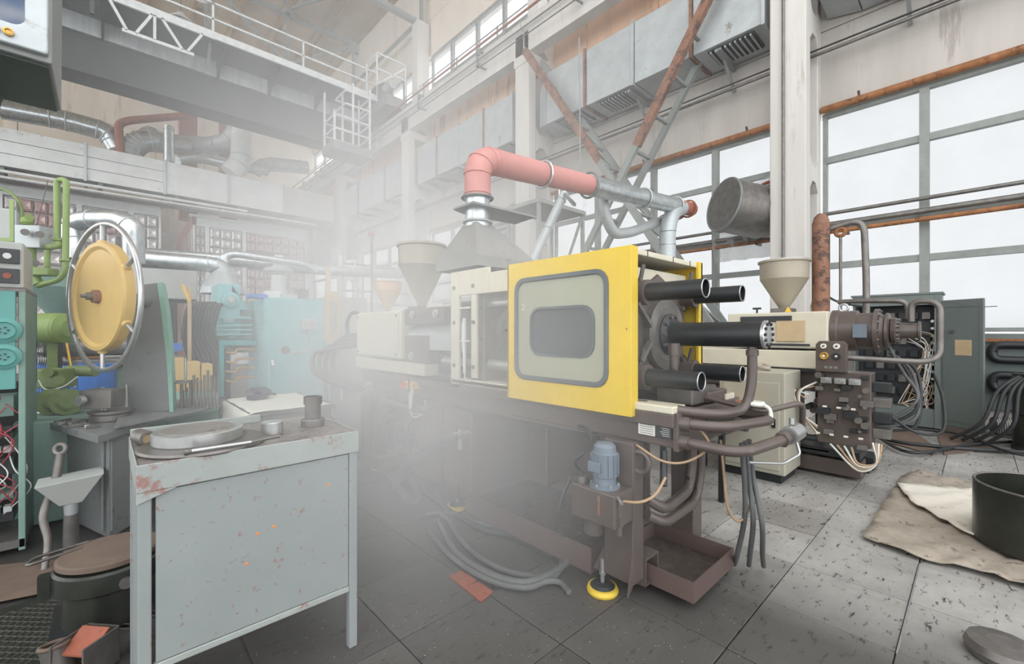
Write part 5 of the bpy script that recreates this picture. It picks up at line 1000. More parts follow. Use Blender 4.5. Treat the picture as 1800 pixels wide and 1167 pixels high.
pl = MB().lathe([(.20, 0), (.205, .006), (.20, .014), (0, .014)], (.285, 2.02, .92), n=40).build('base_disc', 'dirty_steel'); tag(pl, 'thin round steel plate overhanging the bench front', 'plate')
dk = thing('machined_ring', 'thick bright machined steel disc lying on the bench', 'disc', (.27, 2.08, .934)); MB().lathe([(.143, 0), (.145, .003), (.145, .04), (.14, .044), (0, .044)], (.27, 2.06, .934), n=48).build('disc_body', 'machined', dk); MB().lathe([(.12, .044), (.118, .046), (0, .046)], (.27, 2.06, .934), n=40).build('disc_face', 'bench_top', dk)
r = thing('handled_bar', 'long thin steel handle lying along the bench front edge', 'tool', (.36, 1.86, .93)); MB().cyl((.21, 1.84, .943), (.40, 1.84, .943), .008, .006, n=10).build('rod', 'machined', r); MB().cyl((.40, 1.84, .943), (.50, 1.86, .946), .005, .008, n=10).build('grip', 'dirty_steel', r); MB().lathe([(.011, 0), (.013, .01), (.011, .02), (0, .02)], (.2, 1.84, .943), (1, 0, 0), n=12).build('knob', 'dirty_steel', r)
r = thing('bushing', 'small rusty hollow bushing lying on its side at the bench left end', 'bushing', (.12, 2.17, .955)); MB().pipe((.1, 2.21, .95), (.125, 2.13, .95), .028, .02).build('bushing_wall', 'dirty_steel', r); MB().cyl((.1, 2.2, .95), (.122, 2.14, .95), .02, n=16).build('core', 'cardboard', r)
c = AZ(478, 762, .92); tag(MB().lathe([(.04, 0), (.042, .004), (.042, .048), (.038, .052), (0, .052)], c, n=28).build('steel_puck', 'machined'), 'short bright steel puck standing in the middle of the bench', 'cylinder')
c = AZ(550, 748, .92); r = thing('stepped_cylinder', 'tall stepped grey cylinder at the right end of the bench', 'cylinder', c)
MB().lathe([(.048, 0), (.05, .003), (.05, .03), (.048, .034), (.034, .036), (.034, .1), (0, .1)], c, n=28).build('lower_body', 'dirty_steel', r); MB().pipe(c + Vector((0, 0, .1)), c + Vector((0, 0, .135)), .039, .03).build('collar', 'dirty_steel', r)
sr = random.Random(8)
sw = MB()
for k in range(120):
    p = Vector((sr.uniform(.1, .75), sr.uniform(1.86, 2.33), .9205)); s = sr.uniform(.001, .004); sw.add([(p.x - s, p.y, p.z), (p.x + s, p.y - s * .4, p.z), (p.x, p.y + s, p.z), (p.x, p.y, p.z + s * .6)], [(0, 1, 2), (0, 1, 3), (1, 2, 3), (2, 0, 3)])
o = sw.build('metal_filings', 'rust'); tag(o, 'rusty filings scattered on the bench top', 'debris'); o['kind'] = 'stuff'
# ================================================================= table with the cloth
st_ = thing('steel_table', 'heavy grey steel table under the white cloth behind the bench', 'table', (.95, 3.9, 0))
A = AZ(437, 728, .76); tx0, ty0 = A.x, A.y; tx1 = AY(545, 706, ty0).x
MB().box(tx0, tx1 + .2, ty0, ty0 + .9, .73, .765).build('tabletop', 'dirty_steel', st_, .006); MB().box(tx0 + .03, tx1 + .17, ty0 + .03, ty0 + .87, .64, .728).build('drawer_block', 'dirty_steel', st_, .006); MB().box(tx0 - .02, tx1 + .22, ty0 - .02, ty0 + .92, .6, .64).build('lower_shelf', 'dirty_steel', st_, .004)
for x in (tx0 + .03, tx1 + .12):
    for y in (ty0 + .03, ty0 + .82): MB().box(x, x + .05, y, y + .05, 0, .6).build('leg', 'dirty_steel', st_)
V = []; nx, ny = 16, 18; q0 = Vector((tx0 - .012, ty0 - .012, .77))
def cl(i, j):
    s = i / nx * 1.0 - .2; t = j / ny * .96 - 0.02        # s<0 hangs over the left side
    x = tx0 + s * .72; y = ty0 + t * .92; z = .772 + .002 * math.sin(i * 1.3 + j)
    if s < 0: x = tx0 - .012 - .02 * (1 + math.sin(j * .9)) * (-s * 4); z = .772 + s * 1.35
    return (x, y, z)
for i in range(nx + 1):
    for j in range(ny + 1): V.append(cl(i, j))
o = MB().add(V, [(i * (ny + 1) + j, (i + 1) * (ny + 1) + j, (i + 1) * (ny + 1) + j + 1, i * (ny + 1) + j + 1) for i in range(nx) for j in range(ny)], True).build('tablecloth', 'cloth'); sm = o.modifiers.new('t', 'SOLIDIFY'); sm.thickness = .003; tag(o, 'off-white cloth draped over the steel table', 'cloth')
gc = AZ(455, 700, .78); gr = random.Random(6)
for k in range(2):
    r = thing('work_glove', ('lower dark work glove on the white cloth', 'upper dark work glove folded over the other')[k], 'glove', (gc.x, gc.y, .775 + .045 * k), 'dark work gloves on the cloth')
    b = Vector((gc.x + .03 * k, gc.y + .02 * k, .80 + .04 * k)); u = Vector((math.cos(.5 + 1.2 * k), math.sin(.5 + 1.2 * k), 0)); v = Vector((-u.y, u.x, 0))
    MB().hexa([b - u * .09 - v * .05 - Vector((0, 0, .022)), b + u * .04 - v * .055 - Vector((0, 0, .022)), b + u * .04 + v * .05 - Vector((0, 0, .022)), b - u * .09 + v * .045 - Vector((0, 0, .022)), b - u * .09 - v * .045 + Vector((0, 0, .015)), b + u * .04 - v * .05 + Vector((0, 0, .025)), b + u * .04 + v * .045 + Vector((0, 0, .02)), b - u * .09 + v * .04 + Vector((0, 0, .012))]).build('palm', 'glove', r, .012)
    for q in range(4): MB().tube([b + u * .03 + v * (-.04 + .027 * q), b + u * .08 + v * (-.05 + .03 * q) + Vector((0, 0, .012)), b + u * (.125 + .01 * (q % 2)) + v * (-.055 + .035 * q)], [.014, .01], n=8, smooth=True).build('finger', 'glove', r)
    MB().tube([b - u * .02 + v * .04, b + u * .03 + v * .09, b + u * .06 + v * .1], [.015, .01], n=8, smooth=True).build('thumb', 'glove', r)
# ================================================================= big press with the yellow hand wheel
pr = thing('handwheel_press', 'grey and mint press with a large steel handwheel and round yellow disc', 'press', AZ(190, 930, 0))
def R_(name, mb, m, bevel=0.0, parent=None, **k): return mb.build(name, m, parent or pr, bevel, **k)
zt = .71; T = [AZ(70, 737, zt), AZ(172, 766, zt), AZ(262, 738, zt), AZ(205, 705, zt)]
R_('table_plate', MB().prism([p - Vector((0, 0, .05)) for p in T], (0, 0, .05)), 'press_grey', .005)
B = [AZ(104, 905, 0), AZ(192, 948, 0), AZ(262, 905, 0), AZ(200, 870, 0)]
R_('pedestal', MB().prism(B, (0, 0, zt - .05)), 'press_grey', .01)
for k, (p, q) in enumerate(((B[0], B[1]), (B[1], B[2]))):
    for f in (.1, .92): c = p.lerp(q, f); R_('pedestal_rib', MB().bar(c + Vector((-.012, -.012, .05)), c + Vector((-.012, -.012, zt - .08)), .02, .01), 'press_grey')
R_('bed_side', MB().prism([AZ(205, 760, .6), AZ(385, 722, .6), AZ(380, 705, .6), AZ(240, 712, .6)], (0, 0, .12)), 'mint', .006, label='chipped mint bed side')
R_('bed_top', MB().prism([AZ(200, 755, .72), AZ(388, 716, .72), AZ(378, 700, .72), AZ(215, 722, .72)], (0, 0, .02)), 'press_grey', .004); R_('bed_lower', MB().prism([AZ(215, 800, .3), AZ(384, 770, .3), AZ(378, 745, .3), AZ(235, 770, .3)], (0, 0, .29)), 'mint', .006)
R_('bed_surface', MB().prism([AZ(225, 722, .745), AZ(345, 712, .745), AZ(340, 702, .745), AZ(235, 706, .745)], (0, 0, .006)), 'dirty_steel')
# column plate with the curved mint edge
dC = 3.35; cp = [AD(x, y, dC) for x, y in ((216, 728), (216, 640), (228, 565), (252, 500), (281, 496), (290, 545), (297, 620), (302, 722))]
ext = Vector((.04, .2, 0)); R_('column', MB().prism(cp, ext), 'press_grey', .006)
R_('column_edge', MB().prism([AD(x, y, dC - .012) for x, y in ((276, 497), (284, 495), (293, 545), (300, 620), (305, 726), (298, 726), (293, 640), (285, 565), (279, 520))], ext * 1.05), 'mint', .002, label='curved mint edge of the column')
WC = AD(180, 522, 2.9); nW = Vector((-.933, -.359, 0)); uW = Vector((.359, -.933, 0)); R0 = .485
R_('handwheel_rim', MB().ring(WC, nW, R0, .016, n=64, m=12), 'machined', label='polished steel handwheel rim')
for k in range(6):
    t = math.pi / 6 + k * math.pi / 3; e = uW * math.cos(t) + Vector((0, 0, 1)) * math.sin(t); R_('spoke', MB().cyl(WC + e * .3, WC + e * (R0 - .01), .013, n=12), 'machined'); R_('spoke_boss', MB().lathe([(.03, 0), (.022, .03), (0, .032)], WC + e * .345 + nW * .0, e, n=12), 'wheel_yellow')
R_('wheel_disc', MB().lathe([(0, .02), (.31, .02), (.33, .035), (.355, .035), (.36, .02), (.36, -.03), (0, -.03)], WC, nW, n=64), 'wheel_yellow', label='large round ochre yellow disc')
R_('hub', MB().lathe([(.045, .02), (.042, .05), (.03, .055), (.0, .055)], WC, nW, n=20), 'rust'); R_('hub_nut', MB().lathe([(.03, .05), (.028, .08), (.014, .085), (.012, .11), (0, .11)], WC, nW, n=6), 'dirty_steel')
R_('wheel_axle', MB().cyl(WC, AD(262, 530, 3.4), .05, n=16), 'press_grey')
# die ring and pins on the table
dc = AZ(196, 738, zt); R_('die_ring', MB().lathe([(.115, 0), (.12, .01), (.12, .045), (.11, .055), (.13, .06), (.13, .075), (0, .075)], dc, n=36), 'dirty_steel')
for px, py, h in ((180, 722, .17), (186, 722, .15), (222, 716, .17)): p = AZ(px, py, zt + .07); R_('guide_pin', MB().cyl(p, p + Vector((0, 0, h)), .011, n=12).cyl(p, p + Vector((0, 0, h * .45)), .015, n=12), 'machined')
lb = AD(181, 700, 3.1); R_('gauge_box', MB().obox(lb, (.1, .07, .065), (.8, -.6, 0)), 'dirty_steel', .006); R_('gauge_lens', MB().cyl(lb + Vector((-.1, -.04, 0)), lb + Vector((-.125, -.06, 0)), .035, n=18), 'machined')
tr_ = random.Random(12)
for k, wh in enumerate(('leftmost', 'second', 'third', 'fourth', 'middle', 'fourth last', 'third last', 'second last', 'rightmost')):
    p = AZ(104 + 8.5 * k + tr_.uniform(-2, 2), tr_.uniform(733, 750), zt + .012); a = tr_.uniform(0, 3); L = tr_.uniform(.02, .06)
    tag(MB().obox(p, (L, .012, .01), (math.cos(a), math.sin(a), 0)).build('loose_tool', 'dirty_steel' if k % 3 else 'machined', None, .002), wh + ' small steel piece in the litter before the die ring on the press table', 'tool', 'litter of small tools on the press table')
# rod rack and rods on the bed
for k in range(11):
    px = 322 + 6.2 * k; p = AZ(px, 716, .74); h = (.14, .16, .2, .26, .24, .22, .26, .3, .26, .24, .36)[k]
    tag(MB().cyl(p, p + Vector((0, 0, h)), .009, n=8).cyl(p, p + Vector((0, 0, .02)), .016, n=8).build('steel_pin', 'dirty_steel'), ('leftmost','second','third','fourth','fifth','middle','seventh','eighth','ninth','second last','tallest, rightmost')[k] + ' upright steel pin of the row on the mint bed', 'pin', 'upright steel pins on the mint bed')
r = thing('pin_rack', 'small round three-legged stand with steel rods left of the pin row', 'stand', AZ(318, 716, .74)); p0 = AZ(318, 716, .74)
MB().lathe([(.1, 0), (.1, .012), (0, .012)], p0 + Vector((0, 0, .2)), n=24).build('top_plate', 'dirty_steel', r)
for dx, dy in ((-.07, 0), (.07, 0), (0, -.05)): MB().cyl(p0 + Vector((dx, dy, 0)), p0 + Vector((dx, dy, .2)), .012, n=10).build('leg', 'dirty_steel', r)
for dx in (-.06, .03): MB().cyl(p0 + Vector((dx, 0, .2)), p0 + Vector((dx, 0, .4)), .01, n=10).build('rod', 'machined', r)
# ================================================================= turquoise electrical rack, far left
er = thing('electrical_rack', 'turquoise electrical rack with sockets and open wiring at the left picture edge', 'cabinet', (-.75, 4.35, 0))
X1 = -.352; X0 = -1.25; Y0_, Y1_ = 4.05, 4.69
MB().box(X1 - .03, X1, Y0_, Y0_ + .04, 0, 1.6).box(X1 - .03, X1, Y0_ + .04, Y1_, .99, 1.6).build('corner_post', 'turq_dark', er, .004)
MB().box(X0, X1 - .04, Y0_ - .012, Y0_ + .02, 1.0, 1.6).build('socket_panel', 'turq', er, .004); MB().box(X0, X1, Y0_, Y1_, 1.6, 1.62).build('top_plate', 'dirty_steel', er)
for x in (X1 - .04, X0): MB().box(x, x + .04, Y1_ - .04, Y1_, 0, 1.6).build('rear_post', 'turq_dark', er)
MB().box(X0, X1 - .03, Y1_ - .03, Y1_ - .02, .05, 1.0).build('back_plate', 'dark', er); MB().box(X0, X1, Y0_, Y1_, .02, .07).build('base_frame', 'dirty_steel', er); MB().box(X1 - .012, X1 - .002, Y0_ + .04, Y1_ - .04, .06, .99).build('side_sheet', 'turq_dark', er)
for k, z in enumerate((1.42, 1.26)):
    cx = AY(8, 590, Y0_).x; s = MB().lathe([(.075, 0), (.075, .012), (.055, .022), (.05, .03), (.045, .018), (0, .018)], (cx, Y0_ - .012, z - .06), (0, -1, 0), n=28).build('round_socket', 'turq', er)
    for a in range(5): t = a * 1.2566; MB().cyl((cx + .018 * math.cos(t), Y0_ - .032, z - .06 + .018 * math.sin(t)), (cx + .018 * math.cos(t), Y0_ - .04, z - .06 + .018 * math.sin(t)), .005, n=8).build('socket_hole', 'black', s)
wr_ = random.Random(21)
for k, (z0, z1, mm) in enumerate(((.82, .95, 'turq_dark'), (.68, .72, 'black'), (.45, .56, 'label_dark'), (.3, .34, 'turq_dark'), (.16, .22, 'black'))): MB().box(X0, X1 - .06, Y0_ + .12, Y0_ + .3, z0, z1).build('shelf_unit', mm, er, .004)
for k in range(12):
    for row, z in enumerate((.73, .6, .23)): MB().box(X1 - .1 - .045 * k, X1 - .065 - .045 * k, Y0_ + .08, Y0_ + .14, z, z + .035).build('terminal', 'panel_grey' if (k + row) % 3 else 'black', er)
for k in range(34):
    x = X1 - .07 - wr_.random() * .35; z = wr_.uniform(.55, .98); MB().tube([(x, Y0_ + .1, z), (x + wr_.uniform(-.08, .08), Y0_ + .03, z - .1), (x + wr_.uniform(-.1, .1), Y0_ + .04, z - .22), (x + wr_.uniform(-.1, .06), Y0_ + .1, max(.12, z - wr_.uniform(.25, .5)))], .004, n=4, smooth=True).build('wire', ('wire_red', 'wire_red', 'wire_white', 'tan_hose')[k % 4], er)
ib = thing('meter_box', 'pale grey instrument box with two dark meters on top of the turquoise rack', 'instrument', (-.8, 4.2, 1.62)); xr = AY(42, 470, 4.03).x
MB().box(X0, xr, 4.03, 4.5, 1.62, 1.9).build('case', 'panel_grey', ib, .01)
for z in (1.69, 1.81):
    c = AY(9, 470, 4.03).x; s = MB().box(c - .06, c + .06, 4.015, 4.03, z - .045, z + .045).build('meter', 'label_dark', ib, .004); MB().cyl((c + .01, 4.015, z), (c + .01, 4.005, z), .018, n=14).build('meter_knob', 'frame_white' if z > 1.75 else 'redrust', s)
# lime machine behind the rack
gm = thing('green_hydraulic_unit', 'lime green hydraulic unit with tall U-shaped pipes left of the yellow wheel', 'machine', AD(95, 960, 3.5) * 1.0); gm.location = Vector((gm.location.x, gm.location.y, 0))
def G(name, mb, m, bevel=0.0, **k): return mb.build(name, m, gm, bevel, **k)
d = 3.5; q = lambda x, y, dd=3.5: AD(x, y, dd)
G('tall_pipe', MB().tube([q(101, 430), q(100, 316), q(117, 316, 3.5), q(115, 478, 3.5), q(104, 492, 3.5), q(66, 502, 3.5)], .021, n=12, bend=.045), 'green', label='tall lime U-shaped pipe')
for y in (422, 458): G('pipe_clamp', MB().ring(q(101 if y < 430 else 114, y), (0, 0, 1), .026, .01, n=18), 'green')
G('cross_pipe', MB().tube([q(104, 425), q(104, 432), q(84, 434)], .026, n=10, bend=.03), 'green'); G('bent_pipe', MB().tube([q(68, 500), q(56, 470), q(55, 430), q(60, 408), q(70, 410)], .032, n=12, smooth=True), 'green')
G('tank_side', MB().box(q(20, 400).x - .7, q(20, 400).x - .03, q(20, 400).y + .62, q(20, 400).y + .8, 1.95, 2.45), 'panel_grey', .01); G('tank_frame', MB().prism([q(16, 350, 3.45), q(24, 352, 3.45), q(24, 425, 3.45), q(-30, 422, 3.45), q(-30, 418, 3.45), q(17, 418, 3.45)], (0, .05, 0)), 'green')
G('arched_hose', MB().tube([q(-10, 332), q(10, 334), q(30, 350), q(38, 370), q(38, 390)], .012, n=8, smooth=True), 'olive')
G('valve_body', MB().obox(q(60, 418), (.09, .06, .09), (.8, -.6, 0)), 'galv_dull', .008)
for x, y in ((44, 408), (70, 412), (52, 382), (62, 462)): G('valve_part', MB().cyl(q(x, y, 3.42), q(x, y, 3.36), .026, n=14), 'dirty_steel' if x != 52 else 'green')
G('valve_bonnet', MB().lathe([(.03, 0), (.04, .02), (.035, .05), (.01, .07), (0, .1)], q(47, 395), n=14), 'green'); G('lower_manifold', MB().obox(q(66, 478), (.12, .05, .03), (.8, -.6, 0)), 'green', .008); G('side_pipe', MB().cyl(q(83, 440), q(83, 470), .02, n=10), 'green')
G('motor', MB().cyl(q(66, 577, 3.6), q(112, 577, 3.6), .125, n=24), 'green', label='lime green electric motor'); G('motor_cap', MB().lathe([(.125, 0), (.12, .03), (.07, .06), (0, .06)], q(110, 577, 3.6), _r, n=24), 'green'); G('motor_stand', MB().bar(q(92, 600, 3.6), q(92, 655, 3.6), .06), 'olive')
G('gearbox', MB().obox(q(95, 664, 3.5), (.11, .08, .075), (.8, -.6, 0)), 'olive', .012)
for x, y in ((83, 655), (103, 668)): G('gearbox_cover', MB().cyl(q(x, y, 3.42), q(x, y, 3.37), .035, n=18), 'olive')
G('shaft_housing', MB().cyl(q(120, 652, 3.6), q(168, 652, 3.6), .045, n=16), 'olive')
for x in (92, 118): G('pump_housing', MB().cyl(q(x, 706, 3.45), q(x, 706, 3.32), .1, n=24), 'olive', .004); G('pump_cap', MB().cyl(q(x, 708, 3.32), q(x, 708, 3.29), .045, n=16), 'olive')
G('pump_web', MB().obox(q(105, 706, 3.42), (.09, .05, .075), (.8, -.6, 0)), 'olive', .01); G('unit_frame', MB().box(q(75, 800).x - .1, q(75, 800).x + .35, 4.5, 5.0, .0, .72), 'turq_dark', .01)
G('thin_cable', MB().tube([q(68, 668, 3.4), q(80, 684, 3.38), q(110, 680, 3.38), q(137, 662, 3.4)], .005, n=5, smooth=True), 'wire_white'); G('tension_cable', MB().cyl(q(64, 400), AD(84, 318, 4.2), .004, n=5), 'dirty_steel')
# perforated guard, drum, scale of loose things between
pg = thing('perforated_guard', 'black perforated guard sheet with blue showing through, below the lime motor', 'guard', AD(95, 640, 3.95)); mm_ = MB(); a0_ = AD(66, 600, 3.95); ux = _r * .012
for i in range(22):
    mm_.bar(a0_ + _r * (.0155 * i), a0_ + _r * (.0155 * i + .05) - Vector((0, 0, .5)), .006, .004); mm_.bar(a0_ + _r * (.0155 * i), a0_ + _r * (.0155 * i - .05) - Vector((0, 0, .5)), .006, .004)
mm_.build('mesh_sheet', 'black', pg, kind='stuff'); MB().bar(AD(115, 592, 3.93), AD(132, 680, 3.93), .03, .015).build('yellow_edge', 'yellow_plastic', pg)
for k, (x, nm) in enumerate(((158, 'blue ribbed drum under the yellow wheel'), (96, 'blue drum behind the perforated guard'))):
    c = AD(x, 700, 4.6 + .2 * k); r = thing('blue_drum', nm, 'drum', (c.x, c.y, .35), 'blue plastic drums'); MB().lathe([(.2, 0), (.21, .02), (.21, .2), (.225, .23), (.21, .26), (.225, .3), (.21, .33), (.225, .37), (.21, .4), (.21, .62), (.2, .66), (0, .66)], (c.x, c.y, .35), n=32).build('drum_body', 'blue', r); MB().lathe([(.212, .02), (.212, .16)], (c.x, c.y, .35), n=32).build('drum_label', 'paper', r); MB().cyl((c.x, c.y, 0), (c.x, c.y, .35), .2, n=24).build('stand', 'dark', r)
r = thing('mint_hopper', 'mint conical hopper between the green pipe and the steel wheel', 'hopper', AD(98, 560, 4.6)); c = AD(98, 556, 4.6); MB().lathe([(.06, 0), (.24, .3), (.24, .42), (.22, .42), (.05, .02)], c, n=28).build('cone', 'turq_dark', r); MB().cyl((c.x, c.y, .0), c, .05, n=12).build('stand_pipe', 'dark', r)
r = thing('rear_bench_machine', 'turquoise machine bed seen through the handwheel', 'machine', AD(190, 760, 4.7)); 
c = AD(190, 660, 4.9); MB().box(c.x - .5, c.x + .6, c.y, c.y + .7, 0, .95).build('bed_cabinet', 'turq_dark', r, .01); MB().box(c.x - .3, c.x + .7, c.y - .1, c.y + .6, .98, 1.05).build('bed_plate', 'dirty_steel', r, .01); MB().cyl((c.x - .5, c.y + .1, 1.18), (c.x + .4, c.y + .1, 1.18), .1, n=18).build('roller', 'dirty_steel', r); MB().box(c.x - .35, c.x - .05, c.y + .1, c.y + .4, 1.05, 1.35).build('yellow_head', 'orange_hopper', r, .02)
# pot, levers, pans on the floor by the press
r = thing('steel_pot', 'dented grey steel pot on a ring stand between rack and press', 'pot', AD(88, 815, 3.3)); c = AD(88, 818, 3.3); MB().lathe([(.1, 0), (.11, .01), (.118, .26), (.124, .265), (.114, .26), (.1, .02), (0, .02)], c, n=32).build('pot_body', 'galv_dull', r); MB().bar(c + Vector((.09, -.06, .2)), c + Vector((.09, -.06, .28)), .012).build('pot_handle', 'machined', r); MB().ring(c - Vector((0, 0, .03)), (0, 0, 1), .16, .025, n=24).build('orange_ring', 'redrust', r); MB().cyl((c.x, c.y, 0), c, .1, n=16).build('ring_stand', 'dark', r)
r = thing('steel_lever', 'long bent steel lever with an eye leaning against the press', 'lever', AZ(78, 1002, 0)); pts = [AZ(78, 1002, 0), AD(84, 950, 2.55), AD(76, 905, 2.6), AD(96, 850, 2.7), AD(106, 800, 2.8)]
MB().tube(pts, [.016, .024], n=12, smooth=True).build('shaft', 'dirty_steel', r); MB().ring(pts[-1] + Vector((0, 0, .04)), (-.5, -.8, .2), .03, .016, n=20).build('eye', 'dirty_steel', r)
r = thing('funnel_pan', 'pale grey sheet funnel standing upside down beside the press', 'funnel', AZ(125, 965, 0)); c = AZ(125, 965, 0); MB().cyl(c, c + Vector((0, 0, .22)), .038, .034, n=16).build('neck_pipe', 'dirty_steel', r); MB().cyl(c + Vector((0, 0, .2)), c + Vector((0, 0, .3)), .03, .036, n=16).build('neck_collar', 'galv_dull', r)
MB().hexa([c + Vector((-.05, -.04, .29)), c + Vector((.05, -.04, .29)), c + Vector((.05, .04, .29)), c + Vector((-.05, .04, .29)), c + Vector((-.15, -.1, .44)), c + Vector((.15, -.1, .46)), c + Vector((.15, .12, .46)), c + Vector((-.15, .12, .44))]).build('pan', 'panel_grey', r, .004)
r = thing('lidded_drum', 'low black drum with a dusty round lid behind the bench leg', 'drum', AZ(205, 1060, 0)); c = AZ(195, 1085, 0); c = Vector((c.x, c.y + .05, 0))
MB().lathe([(.17, 0), (.17, .16), (.2, .18), (.2, .26), (.19, .27), (.0, .27)], (c.x, c.y, .0), n=36).build('drum_body', 'black_oily', r); MB().lathe([(.18, .28), (.19, .285), (.19, .305), (.18, .31), (0, .31)], (c.x, c.y, 0), n=36).build('lid', 'wood_plate', r)
MB().box(c.x - .24, c.x - .2, c.y - .02, c.y + .03, .16, .26).build('side_lug', 'black_oily', r); MB().tube([(c.x - .1, c.y + .1, .31), (c.x - .28, c.y + .02, .315), (c.x - .26, c.y + .1, .315), (c.x - .08, c.y + .16, .31)], .007, n=6, bend=.03).build('lid_handle', 'dirty_steel', r); MB().box(c.x - .2, c.x + .25, c.y - .12, c.y + .2, -.001, .02).build('drum_base', 'black', r)
MB().cyl((c.x + .05, c.y - .2, .21), (c.x + .05, c.y - .215, .21), .025, n=16).build('plug', 'dirty_steel', r)
r = thing('metal_box', 'open steel box end with torn red paint at the bottom left', 'box', AZ(150, 1150, 0)); c = AZ(150, 1180, 0); u = Vector((.75, .66, 0)); v = Vector((-.66, .75, 0))
for k, (o_, hw, hh) in enumerate(((-v * .07, .07, .004), (v * .07, .07, .004))): MB().obox(c + o_ + Vector((0, 0, .07)), (hw, hh, .07), u).build('box_side', 'dirty_steel', r, .002)
MB().obox(c + u * .07 + Vector((0, 0, .07)), (.004, .07, .07), u).build('box_side', 'dirty_steel', r); MB().obox(c + Vector((0, 0, .005)), (.07, .07, .004), u).build('box_floor', 'rust', r); MB().obox(c + Vector((0, 0, .12)), (.05, .06, .004), (u + Vector((0, 0, .7)))).build('torn_flap', 'redrust', r)
r = thing('pipe_stub', 'grey pipe stub with a torn opening at the bottom left corner', 'pipe', AZ(110, 1165, 0)); c = AZ(108, 1185, 0); MB().pipe((c.x, c.y, 0), (c.x - .02, c.y + .01, .12), .045, .038).build('stub_wall', 'dirty_steel', r); MB().ring((c.x - .02, c.y + .01, .12), (0, .2, 1), .042, .008, n=20, m=6).build('stub_rim', 'wood_plate', r)
r = thing('sheet_offcut', 'pale dusty sheet on the floor at the left picture edge', 'sheet', AZ(30, 1040, 0)); P4 = [AZ(-60, 1070, .0), AZ(100, 1038, .0), AZ(160, 1000, 0), AZ(90, 985, 0), AZ(-60, 1000, 0)]; MB().prism(P4, (0, 0, .006)).build('sheet', 'wood_plate', r, .002)
r = thing('checker_plate', 'dark steel floor plate with a raised diamond grid at lower left', 'plate', AZ(60, 1110, 0)); P4 = [AZ(-120, 1110, 0), AZ(102, 1040, 0), AZ(100, 1250, 0), AZ(-60, 1300, 0)]; MB().prism(P4, (0, 0, .004)).build('plate', 'black_oily', r)
gm_ = MB(); cc = AZ(30, 1120, 0)
for k in range(-9, 10):
    for s in (1, -1): o_ = Vector((.045 * k, 0, .0)); dvec = Vector((.5, .5 * s, 0)); a_ = cc + o_ - dvec * .55 + Vector((0, 0, .005)); gm_.bar(a_, a_ + dvec * 1.1, .004, .003)
gm_.build('diamond_ridges', 'dirty_steel', r, kind='stuff')
# overhead control pendant, top left
op = thing('overhead_control_box', 'grey control box with lit round-edged screen hanging at the top left corner', 'control box', (-.8, 2.4, 2.28))
ox1 = -.129; oy0, oy1 = 2.2, 2.75
MB().hexa([(-1.6, oy0 + .0, 2.28), (ox1, oy0, 2.28), (ox1, oy1 - .1, 2.28), (-1.6, oy1 - .1, 2.28), (-1.6, oy0 + .08, 3.1), (ox1, oy0 + .08, 3.1), (ox1, oy1, 3.1), (-1.6, oy1, 3.1)]).build('case', 'box_grey', op, .008); MB().box(-1.58, ox1 - .012, oy0 + .02, oy1 - .11, 2.272, 2.281).build('bottom_panel', 'dkgreen', op)
sx1 = AY(56, 60, oy0).x; MB().plate_hole(rr((sx1 - .35, oy0 - .02, 2.50), (1, 0, 0), (0, 0, 1), .78, .40, .012), rr((sx1 - .35, oy0 - .02, 2.515), (1, 0, 0), (0, 0, 1), .67, .29, .03), (0, .05, 0)).build('screen_bezel', 'galv_dull', op, .006, label='bright metal screen bezel')
sc = MB().prism(rr((sx1 - .35, oy0 + .008, 2.515), (1, 0, 0), (0, 0, 1), .69, .31, .03), (0, .01, 0)).build('screen', 'screen', op); text('screen_digits', '40', (sx1 - .13, oy0 + .006, 2.42), ROT_Y, .05, 'frame_white', op)
for k in (0, 1): MB().lathe([(.013, 0), (.013, .008), (.008, .01), (.007, .005), (0, .005)], (sx1 - .08 + .03 * k, oy0 - .02, 2.335), (0, -1, 0), n=18).build('push_button', 'brass', op)
MB().cyl((-1.3, 2.45, 3.1), (-1.3, 2.45, 15.295), .03, n=10).build('suspension_pole', 'steel_grey', op)
MB().tube([(-.9, 2.5, 2.27), (-.8, 2.55, 2.12), (-.55, 2.6, 2.05), (-.35, 2.62, 2.12), (-.3, 2.6, 2.27)], .018, n=8, smooth=True).build('black_cable', 'dkgreen', op)
# ================================================================= CYAN MACHINES, left middle
cc_ = thing('cyan_cabinet', 'tall cyan steel cabinet with grey junction box in the left middle', 'cabinet', (1.8, 6.5, 0))
MB().box(1.49, 2.16, 6.0, 7.0, .06, 1.78).build('body', 'cyan', cc_, .01); MB().box(1.50, 2.15, 5.985, 6.0, .1, 1.76).build('door', 'cyan', cc_, .005); MB().box(1.52, 2.12, 6.03, 6.97, 0, .06).build('plinth', 'dark', cc_)
jb = MB().box(1.86, 2.05, 5.93, 5.985, 1.38, 1.52).build('junction_box', 'panel_grey', cc_, .006)
for a in (1.9, 1.955, 2.01): MB().cyl((a, 5.93, 1.45), (a, 5.925, 1.45), .007, n=8).build('box_screw', 'black', jb)
MB().tube([(1.95, 5.96, 1.38), (1.97, 5.965, 1.25), (1.95, 5.97, 1.12), (1.75, 5.97, 1.08)], .012, n=6, smooth=True).build('conduit', 'panel_grey', cc_); MB().cyl((1.68, 5.985, 1.12), (1.68, 5.97, 1.12), .05, n=20).build('rubbed_spot', 'dirty_steel', cc_); MB().cyl((1.53, 5.985, 1.0), (1.53, 5.94, .93), .018, n=10).build('door_handle', 'machined', cc_)
for sx in (6.25, 6.75):
    for k in range(7): MB().box(1.482, 1.492, sx - .09, sx + .09, 1.38 + .04 * k, 1.395 + .04 * k).build('louvre', 'turq_dark', cc_)
cmn = thing('cyan_press', 'cyan machine frame with round dials and open piping left of the cyan cabinet', 'machine', (1.2, 7, 0))
